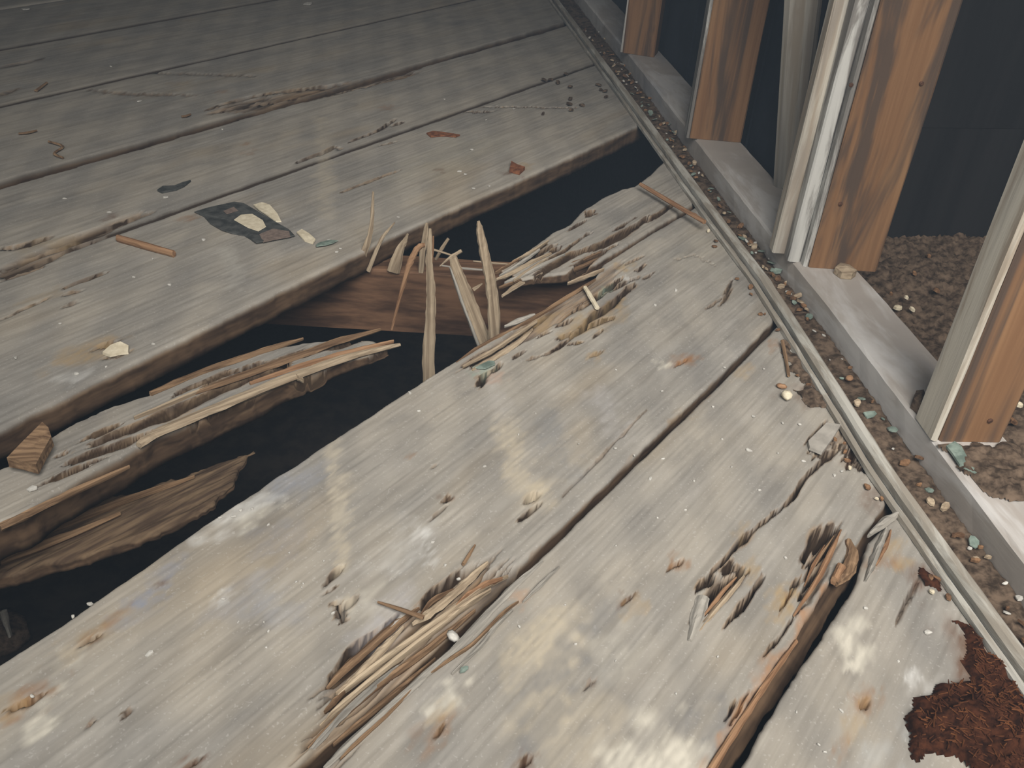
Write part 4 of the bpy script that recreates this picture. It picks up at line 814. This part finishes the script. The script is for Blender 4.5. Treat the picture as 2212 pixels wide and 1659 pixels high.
# paint chips scattered on the planks
WHERE = [(J6, 'on the near plank in the right corner'), (J5, 'on the plank with the two rot pits'), (J4, 'on the plank at the near rim of the hole'), (.69, 'on the plank stump by the track'), (J2, 'on the plank at the far rim of the hole'), (9, 'on the dim planks farther back')]
def where(x, y, z=0):
    b = AB(P(x, y, z))[1]
    for lim, s in WHERE:
        if b < lim: return s
CH = [(34,774,8),(165,808,9),(366,616,7),(230,793,5),(331,744,6),(993,371,9),(1005,377,6),(1023,408,6),(1057,403,6),(1020,324,6),(302,219,9),(357,427,9),(440,519,9),(237,459,7),(57,20,14),(665,10,20),(240,144,5),
 (885,850,7),(905,889,6),(1157,894,4),(1047,1009,6),(1329,970,6),(1405,1036,8),(1432,992,6),(1499,1040,5),(1430,846,5),(1460,628,8),(1415,660,7),(194,1306,9),(158,1333,8),(323,1413,12),(482,1295,7),(505,1117,9),(475,1120,7),(520,1104,7),(580,1135,6),(545,1100,7),
 (570,1345,5),(515,1345,5),(580,1365,5),(640,1258,5),(655,1262,4),(652,1270,4),(625,1195,4),(700,1213,4),(575,1400,5),(720,1325,7),(935,1172,7),(962,1222,7),(990,1252,7),
 (1697,1206,7),(2004,1368,11),(1817,1537,7),(1782,1626,6),(1869,1315,8),(1627,901,7),(1617,974,11),(1727,918,6),(1690,915,6),(1735,997,7),(1818,1019,6),(1802,1028,7),(1565,795,5),(1650,798,5),(1480,1103,5),(1221,1308,4),(1243,1393,5),(1330,1429,5),(1122,1355,6),(1940,1430,5),(1690,1490,0),(1768,1610,5),(1830,1402,0),
 (1370,985,4),(1120,940,4),(1330,800,4),(1250,960,4),(1560,950,4),(1580,1010,4),(1540,880,5),(1680,980,4),(1640,1060,5),(1420,1120,4),(1330,1180,4),(1550,1420,5),(1460,1500,5),(1720,1540,5),
 (290,600,5),(710,520,6),(728,545,7),(735,538,6),(860,470,5),(480,280,4),(140,430,5),(1050,260,4),(1110,236,5),(960,215,4),(330,560,5),(130,700,5),(70,1505,7)]
LM = [(530,485,'the torn paper'),(376,403,'the charcoal flake'),(315,532,'the square brown stick'),(957,291,'the red brown flake'),(1112,367,'the rusty crumb'),(250,760,'the beige flake'),(800,470,'the leftmost upright splinter'),(1034,478,'the tall blunt splinter'),(1278,643,'the short pale stick'),(1450,440,'the orange stick'),(1698,861,'the cream pebble'),(1780,950,'the loose grey chunk'),(1012,1200,'the short dark twig'),(865,1317,'the thin twig on the fibres'),(979,1380,'the white pebble'),(1510,1330,'the left rot pit'),(1780,1180,'the right rot pit'),(1840,1390,'the cream paint splash'),(1420,1640,'the big cream paint splash'),(84,1575,'the round cream splash'),(202,1380,'the rust stain near the hole'),(500,1115,'the white paint smear'),(735,1100,'the long beige drip'),(1115,990,'the crooked beige drip'),(1046,790,'the mint green flake'),(1461,1221,'the rusty nail hole'),(1273,1474,'the lone dark nail hole'),(1160,1400,'the beige worn patch'),(2072,1520,'the sawdust heap'),(1469,783,'the rust spot by the long joint'),(122,325,'the zigzag twig'),(1360,1299,'the rusty split nail hole'),(965,1517,'the cream spot by the slivers')]
USED = set()
def chip_label(x, y, s):
    for dx_, dy_, nm in sorted(((lx - x, ly - y, n_) for lx, ly, n_ in LM), key=lambda t: t[0] ** 2 + t[1] ** 2)[:3]:
        if dx_ ** 2 + dy_ ** 2 > 190 ** 2: break
        side = ('left of' if dx_ > 0 else 'right of') if abs(dx_) > abs(dy_) else ('above' if dy_ > 0 else 'below')
        near = 'just ' if dx_ ** 2 + dy_ ** 2 < 80 ** 2 else 'a little way '
        lab = 'tiny white paint chip ' + near + side + ' ' + nm
        if lab not in USED: USED.add(lab); return lab
    return 'tiny white paint chip lying ' + s
for x, y, r in CH:
    if r <= 0: continue
    s = where(x, y); far = s.endswith('farther back')
    tag(chip('paint_chip', x, y, r * .47, M_CHIP_W, elong=1.5), chip_label(x, y, s), 'paint chip', 'white paint chips ' + s)
for x, y, r, mt, lab, nm in [(703,528,14,M_CHIP_G,'pale green paint flake at the far rim left of the splinters','paint_flake'), (1046,790,15,M_CHIP_G,'mint green paint flake on the frayed near rim','paint_flake'), (1002,1447,6,M_CHIP_G,'tiny teal flake beside the grey slivers','paint_flake'), (205,1245,0,M_CHIP_G,'','')]:
    if r: tag(chip(nm, x, y, r, mt, z=.001, elong=2.0, ang=.5), lab, 'flake')
tag(chip('paint_chip', 70, 1057, 7, M_CHIP_W, z=-.017), 'white paint chip on the sagging plank', 'paint chip')

# litter in the channel: crumbs and flakes, each its own
r = random.Random(3)
for i in range(210):
    y_ = .14 + 1.9 * r.random() ** 1.6; xl, xr = tr(y_) + .002, plf(y_) - .003
    x = xl + (xr - xl) * r.random(); k = r.random(); p = np.array([x, y_, .007])
    c_ = RW.T @ (p - CAMP); px, py = CX + FPX * c_[0] / -c_[2], CY - FPX * c_[1] / -c_[2]
    if not (-20 < px < 2230 and -20 < py < 1680): continue
    seg = ' by the orange brown post' if y_ < .68 else ' between the stout and the orange brown post' if y_ < .86 else ' beside the stout stained post' if y_ < 1.1 else ' toward the dim far posts'
    m = mpp(p); size = (.0012 + .0028 * r.random()) / m
    if k < .30 and .45 < y_ < 1.6: tag(chip('paint_flake', px, py, size * 1.3, M_CHIP_G, z=.006, r=r, tilt=.5), 'small green paint flake in the channel' + seg, 'paint flake', 'green flakes in the channel' + seg)
    elif k < .40: tag(chip('paint_chip', px, py, size * .6, M_CHIP_W, z=.006, r=r, tilt=.5), 'small white chip in the channel' + seg, 'paint chip', 'white chips in the channel' + seg)
    else: tag(chip('wood_crumb', px, py, size, M_CRUMB if k < .8 else M_SPL_PALE, z=.006, thick=.002, r=r, tilt=.5), 'small wood crumb in the channel' + seg, 'crumb', 'wood crumbs in the channel' + seg)
for i in range(46):      # plaster crumbs behind the plate
    px, py = 1900 + 300 * r.random(), 555 + 420 * r.random()
    p = P(px, py, .012)
    if p[0] < plr(p[1]) + .01 or p[1] > .97: continue
    tag(chip('plaster_crumb', px, py, 3 + 5 * r.random(), M_CHIP_C if r.random() < .5 else M_CRUMB, z=.011, thick=.003, r=r, tilt=.4), 'small plaster crumb on the alcove floor behind the posts', 'crumb', 'crumbs on the alcove floor')
for i in range(30):      # crumbs along the foot of the track
    y_ = .2 + .9 * r.random(); x = float(np.interp(y_, TX_Y, TX_X)) - .002 - .012 * r.random() ** 2; p = np.array([x, y_, 0]); c_ = RW.T @ (p - CAMP); px, py = CX + FPX * c_[0] / -c_[2], CY - FPX * c_[1] / -c_[2]
    if px > 2212 or py > 1659: continue
    tag(chip('wood_crumb', px, py, (.001 + .0022 * r.random()) / mpp(p), M_CRUMB if r.random() < .7 else M_CHIP_C, z=.001, thick=.0016, r=r, tilt=.3), 'small wood crumb along the room side of the track', 'crumb', 'crumbs at the foot of the track')
for i in range(20):      # crumbs swept into the dim far corner
    px, py = 1150 + 190 * r.random(), 120 + 130 * r.random(); p = P(px, py, 0)
    if p[0] > float(np.interp(p[1], TX_Y, TX_X)) - .01 or AB(p)[1] < J3 + .02: continue
    tag(chip('wood_crumb', px, py, 2.5 + 3 * r.random(), M_DIRT, z=.001, thick=.003, r=r, tilt=.3), 'small dark crumb in the dim far corner beside the track', 'crumb', 'crumbs in the dim far corner')
